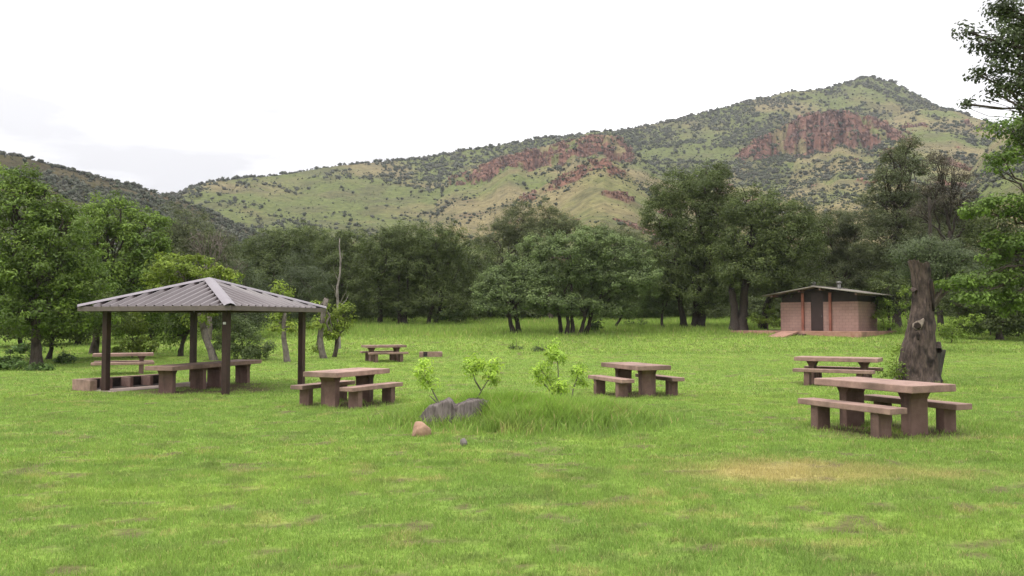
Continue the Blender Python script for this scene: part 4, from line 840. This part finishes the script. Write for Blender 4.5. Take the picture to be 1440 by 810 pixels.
# ------------------------------------------------------------------ broken trunk
Dk = 23.0; q = at(1291, 536, Dk); BB = Vector((q.x, q.y, tzf(q.x, q.y))); bt = thing('broken_trunk', 'tall broken dead tree trunk with knot hole behind the nearest table', 'dead tree', BB)
prof = [(362, 1277.5, 1306), (372, 1279.5, 1307), (390, 1282.5, 1308), (410, 1284, 1310.5), (430, 1282.5, 1311.5), (450, 1278.5, 1312.5), (470, 1274.5, 1313.5), (490, 1270.5, 1315), (510, 1267.5, 1317), (525, 1265, 1319), (536, 1261, 1323), (545, 1257, 1327)]
ys = np.array([p[0] for p in prof]); NS, NH = 150, 150; yy = np.linspace(362, 545, NH)[::-1]; lo = np.interp(yy, ys, [p[1] for p in prof]); hi = np.interp(yy, ys, [p[2] for p in prof])
V = []; ang = np.linspace(0, 2 * PI, NS, endpoint=False)
for i in range(NH):
    c = at((lo[i] + hi[i]) / 2, yy[i], Dk) - BB; r = (hi[i] - lo[i]) / 2 * Dk / F * .95
    fl = 1 + .05 * np.sin(ang * 5 + 1) * (1 - i / NH) ** 2 + .13 * (fbm(ang * 3.2 + np.cos(ang), np.full(NS, c.z * 1.1), 301, 3) - .5) + .10 * (fbm(np.cos(ang) * 6 + 9, np.sin(ang) * 6 + c.z * 2.2, 305, 2) - .5) + .20 * (fbm(ang * 9 + c.z * 1.2, np.full(NS, c.z * 3.2), 308, 3) - .5)
    zt = np.full(NS, c.z)
    if i > NH - 15:   # jagged break: a higher spike at the left, ragged elsewhere
        jag = fbm(np.cos(ang) * 3 + 4, np.sin(ang) * 3, 311, 3) * .5 + .35 * (np.cos(ang) < -.4)
        zt = zt - (1 - np.clip(jag, 0, 1)) * .22 * (i - (NH - 15)) / 14
    V.append(np.stack([c.x + np.cos(ang) * r * fl, c.y + np.sin(ang) * r * fl, zt], 1))
V.append(np.array([np.mean(V[-1], 0) - [0, 0, .15]])); V = np.concatenate(V); idx = np.arange(NS); nx = (idx + 1) % NS
Fq = np.concatenate([np.stack([i * NS + idx, i * NS + nx, (i + 1) * NS + nx, (i + 1) * NS + idx], 1) for i in range(NH - 1)]); Ft = np.stack([(NH - 1) * NS + idx, (NH - 1) * NS + nx, np.full(NS, NH * NS)], 1)
link('trunk', npmesh('trunk', V, [Fq, Ft]), M['snagbark'], bt, smooth=True)
def on_trunk(px, py, dy):   # a point on the camera side of the bark
    cx_ = (np.interp(py, ys, [p[1] for p in prof]) + np.interp(py, ys, [p[2] for p in prof])) / 2; r_ = (np.interp(py, ys, [p[2] for p in prof]) - np.interp(py, ys, [p[1] for p in prof])) / 2
    o_ = min(.93, abs(px - cx_) / r_); return at(px, py, Dk) - BB + Vector((0, -math.sqrt(1 - o_ * o_) * r_ * Dk / F * 1.10 - dy, 0))
def patch(name, mat, outline, dy, bulge=.03, parent=bt):
    P = [on_trunk(x, y, dy) for x, y in outline]; c = sum(P, Vector()) / len(P)
    V = [p for p in P] + [c.lerp(p, .55) + Vector((0, -bulge, 0)) for p in P] + [c + Vector((0, -bulge * .6, 0))] + [p + Vector((0, .15, 0)) for p in P]; k = len(P); Fq = []
    for i in range(k): j = (i + 1) % k; Fq += [(i, j, k + j, k + i), (2 * k + 1 + i, 2 * k + 1 + j, j, i)]
    Ft = [(k + i, k + (i + 1) % k, 2 * k) for i in range(k)]
    return link(name, npmesh(name, np.array(V), [np.array(Fq), np.array(Ft)]), M[mat], parent, smooth=True)
patch('wood_scar', 'palewood', [(1279, 460), (1279.5, 455), (1283, 451.5), (1287, 450), (1290.5, 447.5), (1291.5, 450), (1290, 455), (1288, 459), (1286, 463), (1281, 463.5)], -.01, .012)
patch('knot_hole', 'hollow', [(1279.8, 459), (1281, 454.2), (1284, 453.2), (1286.3, 456.2), (1286.5, 460.5), (1284, 463), (1281, 462.4)], -.0, .02)
patch('rot_hollow', 'hollow', [(1300, 400), (1303.5, 393), (1306, 398), (1306.5, 410), (1308.5, 425), (1308.5, 436), (1305.5, 438), (1304, 425), (1302, 412)], .05, .02)
patch('rotten_wood', 'rottenwood', [(1305.5, 396), (1308, 398), (1309.5, 408), (1309.8, 420), (1308, 424), (1306.8, 412)], .055, .02)
patch('rot_hollow', 'hollow', [(1281, 470), (1283, 466), (1284.5, 471), (1283, 478), (1281.5, 477)], -.0, .02)
# limb stub and the slab leaning at its right foot
for st_ in (([on_trunk(1312, 492, 0), on_trunk(1316, 486, -.05), on_trunk(1318, 481, -.08)], [.11, .08, .05]), ([on_trunk(1284, 410, 0), on_trunk(1280.5, 405, -.05)], [.09, .05])):
    g = Geo(); g.tube(*st_, 8, rough=.4); g.build('limb_stub', M['snagbark'], bt)
q2 = at(1318, 540, 22.95); sl = bmesh.new(); bmx(sl, (0, 0, .42), (.30, .07, 1.1), bev=.012, ry=.17, rx=.05, taper=(.9, 1))
me = bpy.data.meshes.new('wood_slab'); sl.to_mesh(me); sl.free(); tag(link('wood_slab', me, M['slabwood'], None, (q2.x, q2.y, tzf(q2.x, q2.y))), 'grey slab of wood leaning at the right foot of the broken trunk', 'wood slab')

# ------------------------------------------------------------------ stump, stones, saplings
SD = 14.0; q = at(638, 603, SD); SBs = Vector((q.x, q.y, tzf(q.x, q.y))); mpp = SD / F
st = thing('tree_stump', 'grey weathered split stump sunk in tall grass in mid foreground', 'stump', SBs)
NS, NR = 120, 16; ang = np.linspace(0, 2 * PI, NS, endpoint=False)
hw = 43 * mpp
def topz(xn):     # height of the cut, by position across the stump (-1 left .. 1 right), from the photograph's outline
    X_ = [-1.05, -1, -.9, -.45, -.17, -.08, .02, .1, .3, .6, .9, 1, 1.05]; Yp = [585, 580, 574, 565.5, 560.3, 562, 569, 571, 564.5, 561.5, 560.5, 561, 563]
    return (at(638, np.interp(xn, X_, Yp), SD).z - SBs.z) if np.isscalar(xn) else np.array([at(638, float(v_), SD).z - SBs.z for v_ in np.interp(xn, X_, Yp)])
rad = 1 + .10 * np.cos(2 * ang) - .16 * np.exp(-((ang - 4.75) / .22) ** 2) - .12 * np.exp(-((ang - 1.6) / .3) ** 2) + .09 * (fbm(np.cos(ang) * 4 + 7, np.sin(ang) * 4, 401, 3) - .5) + .08 * (fbm(np.cos(ang) * 14 + 7, np.sin(ang) * 14, 405, 2) - .5)
ex, ey = np.cos(ang) * rad, np.sin(ang) * rad; V = []
tzr = topz(np.clip(ex, -1.05, 1.05)) + .075 * (fbm(ex * 9 + 3, ey * 9, 411, 2) - .5)
for k in range(NR):
    t_ = k / (NR - 1); fl = 1.12 - .12 * t_ + .05 * (fbm(np.cos(ang) * 6, np.sin(ang) * 6 + t_ * 1.2, 415, 2) - .5)
    V.append(np.stack([ex * hw * fl, ey * hw * .62 * fl, -.15 + (tzr + .15) * t_], 1))
for k, f_ in enumerate((.93, .8, .55, .28)):
    zz_ = topz(np.clip(ex * f_, -1.05, 1.05)) - .03 * (1 - f_) - .015 + .03 * (fbm(ex * f_ * 8, ey * f_ * 8 + 5, 421 + k, 3) - .5)
    V.append(np.stack([ex * hw * f_, ey * hw * .62 * f_, zz_], 1))
n_r = NR + 4; V.append(np.array([[0, 0, topz(0.0) - .03]])); V = np.concatenate(V); idx = np.arange(NS); nx = (idx + 1) % NS
Fq = np.concatenate([np.stack([i * NS + idx, i * NS + nx, (i + 1) * NS + nx, (i + 1) * NS + idx], 1) for i in range(n_r - 1)]); Ft = np.stack([(n_r - 1) * NS + idx, (n_r - 1) * NS + nx, np.full(NS, n_r * NS)], 1)
link('wood', npmesh('wood', V, [Fq, Ft]), M['stump'], st, smooth=False)
q = gnd(590, 613); rock('boulder', 'pinkish tan boulder in the grass left of the stump', (q.x + .02, q.y, q.z + .07), (.17, .13, .17), 'boulder', 31, 'boulder', 4)
q = gnd(652, 628); rock('stone', 'small grey stone in the grass in front of the stump', (q.x, q.y, q.z + .05), (.055, .05, .075), 'greystone', 14, 'stone')
q = gnd(776, 584); rock('flat_stone', 'flat pale grey stone in the grass below the lime sapling', (q.x, q.y, q.z + .05), (.16, .12, .05), 'greystone', 21, 'stone')
q = gnd(787, 579); rock('dark_stone', 'small dark stone behind the flat pale stone', (q.x, q.y, q.z + .06), (.07, .06, .07), 'slabwood', 23, 'stone')
def sapling(label, foot, d, stems, tufts, dens=1.0):
    """stems: pixel polylines; tufts: (px, py, r_px)"""
    B = Vector((at(foot[0], foot[1], d).x, d, 0)); B.z = tzf(B.x, B.y); root = thing('sapling', label, 'sapling', B, group='lime saplings in the lawn'); g = Geo(); m_ = d / F
    for s in stems:
        P = [at(x, y, d) - B for x, y in s]; g.tube(P, [.017 - .010 * i / (len(P) - 1) for i in range(len(P))], 6)
    bl = []
    for (x, y, r) in tufts:
        c = at(x, y, d + random.uniform(-.08, .08)) - B; bl.append((c, (r * m_ * 1.2, r * m_ * 1.2, r * m_ * 1.15)))
        P0 = min((at(a, b, d) - B for s in stems for a, b in s), key=lambda v: (v - c).length); g.tube([P0, c], [.008, .003], 5)
    g.build('trunk', M['greybark'], root); (v, f, tt), _ = crown_mesh(bl, 'sapling', dens, .25); link('crown', npmesh('crown', v, [f], tt), M['leaf'], root)
sapling('lime sapling leaning left out of the back of the stump', (624, 592), 14.4, [[(624, 592), (617, 566), (610, 553), (604, 541), (598, 528)], [(618, 570), (604, 556)]], [(596, 513, 7), (592, 521, 6), (600, 528, 8), (606, 538, 6), (598, 536, 5)], 1.0)
sapling('two forked lime sapling leaning right out of the stump', (668, 592), 14.4, [[(668, 592), (671, 560), (678, 548), (686, 535)], [(677, 550), (668, 535), (664, 522)]], [(664, 514, 8), (672, 507, 6), (680, 511, 7), (692, 512, 7), (688, 524, 10), (696, 519, 7), (690, 536, 6), (661, 521, 5)], 1.0)
sapling('largest many stemmed lime sapling left of the mid lawn table', (785, 572), 16.6, [[(785, 574), (785, 545), (785, 520), (783, 500)], [(783, 560), (772, 535), (762, 522)], [(786, 565), (790, 550)], [(779, 558), (770, 545), (757, 530)]],
        [(781, 492, 8), (774, 496, 7), (788, 500, 8), (782, 506, 7), (766, 514, 7), (759, 521, 7), (750, 528, 6), (772, 526, 6), (765, 531, 6), (784, 540, 9), (792, 545, 7), (778, 548, 6), (788, 555, 6), (757, 533, 5)], 1.0)
sapling('small lime sapling between the largest sapling and the mid lawn bench', (803, 566), 17.2, [[(803, 566), (806, 548), (812, 530), (814, 524)]], [(812, 521, 7), (818, 527, 6), (808, 527, 6), (820, 538, 5), (811, 536, 6)], 1.0)
for x, y, r, lab in [(726, 492, 7, 'small grey green tuft on the lawn left of the middle pale oak trunks'), (757, 494, 8, 'small grey green tuft on the lawn below the middle pale oak')]:
    tree('grass_tuft', lab, 'weed tuft', (x, y), [(x, y - 3, r, 3)], 'greyshrub', .01, dens=1.5, group='tufts on the far lawn', tintmul=.75)

# ------------------------------------------------------------------ grass blades
def blades(n, d0, d1, hgt, wid, segs, half=.80, tallw=1.0, spot=None):
    u = rng.random(n); Y = d0 * (d1 / d0) ** u if False else np.sqrt(d0 ** 2 + (d1 ** 2 - d0 ** 2) * u ** 1.25); X = (rng.random(n) * 2 - 1) * (half * Y + (2.0 if d0 < 9 else 0))
    if spot: X = rng.normal(spot[0], spot[2], n); Y = rng.normal(spot[1], spot[3], n)
    clump = fbm(X * 3.3, Y * 3.3, 501, 3); tl = tallness(X, Y)
    keep = (rng.random(n) < (.35 + 1.1 * clump)) & ((spot is None) | (rng.random(n) < tl * 1.4)) & (rng.random(n) > .97 * np.sqrt(bare_and_shade(X, Y)))
    # nothing grows through the concrete slabs or the restroom
    for (cx, cy, yaw, hx_, hy_) in OCC:
        dx, dy = X - cx, Y - cy; c, s = math.cos(yaw), math.sin(yaw); keep &= ~((np.abs(dx * c + dy * s) < hx_) & (np.abs(-dx * s + dy * c) < hy_))
    X, Y, clump, tl = X[keep], Y[keep], clump[keep], tl[keep]; n = len(X); Zg = tz(X, Y) - .004
    h = hgt * (.45 + .9 * rng.random(n)) * (.6 + .8 * clump) * (1 + tl * tallw)
    wv = wid * (.7 + .6 * rng.random(n)) * (1 + .5 * tl); az = rng.random(n) * 2 * PI; lean = (.25 + .6 * rng.random(n)) * h * (1 - .35 * np.clip(tl, 0, 1))
    la = rng.random(n) * 2 * PI; bx, by = np.cos(az) * wv / 2, np.sin(az) * wv / 2; lx, ly = np.cos(la) * lean, np.sin(la) * lean
    col = grasscol(X, Y) * (.72 + .56 * rng.random((n, 1))); straw = (rng.random(n) < .035 + .35 * dryness(X, Y)) ; col[straw] = np.array([.46, .40, .17]) * (.7 + .5 * rng.random((straw.sum(), 1)))
    if segs == 1:
        V = np.stack([np.stack([X - bx, Y - by, Zg], 1), np.stack([X + bx, Y + by, Zg], 1), np.stack([X + lx, Y + ly, Zg + h], 1)], 1).reshape(-1, 3)
        return V, np.arange(3 * n).reshape(-1, 3), np.zeros((0, 4), int), np.repeat(col, 3, 0)
    V = np.stack([np.stack([X - bx, Y - by, Zg], 1), np.stack([X + bx, Y + by, Zg], 1), np.stack([X + bx * .75 + lx * .3, Y + by * .75 + ly * .3, Zg + h * .6], 1), np.stack([X - bx * .75 + lx * .3, Y - by * .75 + ly * .3, Zg + h * .6], 1), np.stack([X + lx, Y + ly, Zg + h], 1)], 1).reshape(-1, 3)
    k = np.arange(n)[:, None] * 5
    return V, k + np.array([3, 2, 4]), k + np.array([0, 1, 2, 3]), np.repeat(col, 5, 0)
rc_ = rr_.location; e_r = Vector((math.cos(RZ), math.sin(RZ))); n_rr = Vector((-e_r.y, e_r.x)); pc = Vector((rc_.x, rc_.y)) + e_r * -.9 + n_rr * (DD / 2 - .9)
hc_ = Vector((fb.x, fb.y)) + Vector((math.cos(fyaw), math.sin(fyaw))) * (FL / 2 + .05) + Vector((-math.sin(fyaw), math.cos(fyaw))) * (-FW / 2 - .4)
OCC = [(pc.x, pc.y, RZ, 4.45, DD / 2 + 1.3), (hc_.x, hc_.y, fyaw, FL / 2, .95), (SBs.x, SBs.y, 0, .5, .3)]
parts_ = [blades(100000, 5, 6, .135, .016, 2, tallw=1.6, spot=(.25, 14.5, 1.6, 1.3)), blades(560000, 4.0, 10, .040, .0048, 2, tallw=4.5), blades(460000, 10, 20, .043, .0085, 2, tallw=5), blades(380000, 20, 42, .055, .018, 1, tallw=3.6), blades(320000, 42, 90, .11, .045, 1, tallw=2.6)]
# the tall grass around the stump, and under the tables
vo = 0; VV = []; F3 = []; F4 = []; TC = []
for v, f3, f4, c in parts_:
    VV.append(v); F3.append(f3 + vo); F4.append(f4 + vo); TC.append(c); vo += len(v)
TC = np.concatenate(TC); print('grass verts', vo)
gm = npmesh('grass', np.concatenate(VV), [np.concatenate(F3), np.concatenate(F4)], TC)
tag(link('grass', gm, M['grassblade']), 'short bright green meadow grass with drier straw patches', 'grass', kind='stuff')

# thin air between the meadow and the mountain
bm = bmesh.new(); bmx(bm, (0, 850, 190), (3400, 3000, 420)); me = bpy.data.meshes.new('haze'); bm.to_mesh(me); bm.free()
m = bpy.data.materials.new('haze'); m.use_nodes = True; N = m.node_tree.nodes; L = m.node_tree.links; N.remove(N['Principled BSDF'])
pv = N.new('ShaderNodeVolumePrincipled'); pv.inputs['Color'].default_value = (.9, .93, 1, 1); pv.inputs['Density'].default_value = .00014; pv.inputs['Anisotropy'].default_value = .2
L.new(pv.outputs[0], N['Material Output'].inputs['Volume'])
hz = link('haze', me, m); tag(hz, 'thin pale haze hanging over the valley', 'haze', kind='stuff')
SC.cycles.volume_bounces = 0; SC.cycles.volume_step_rate = 5
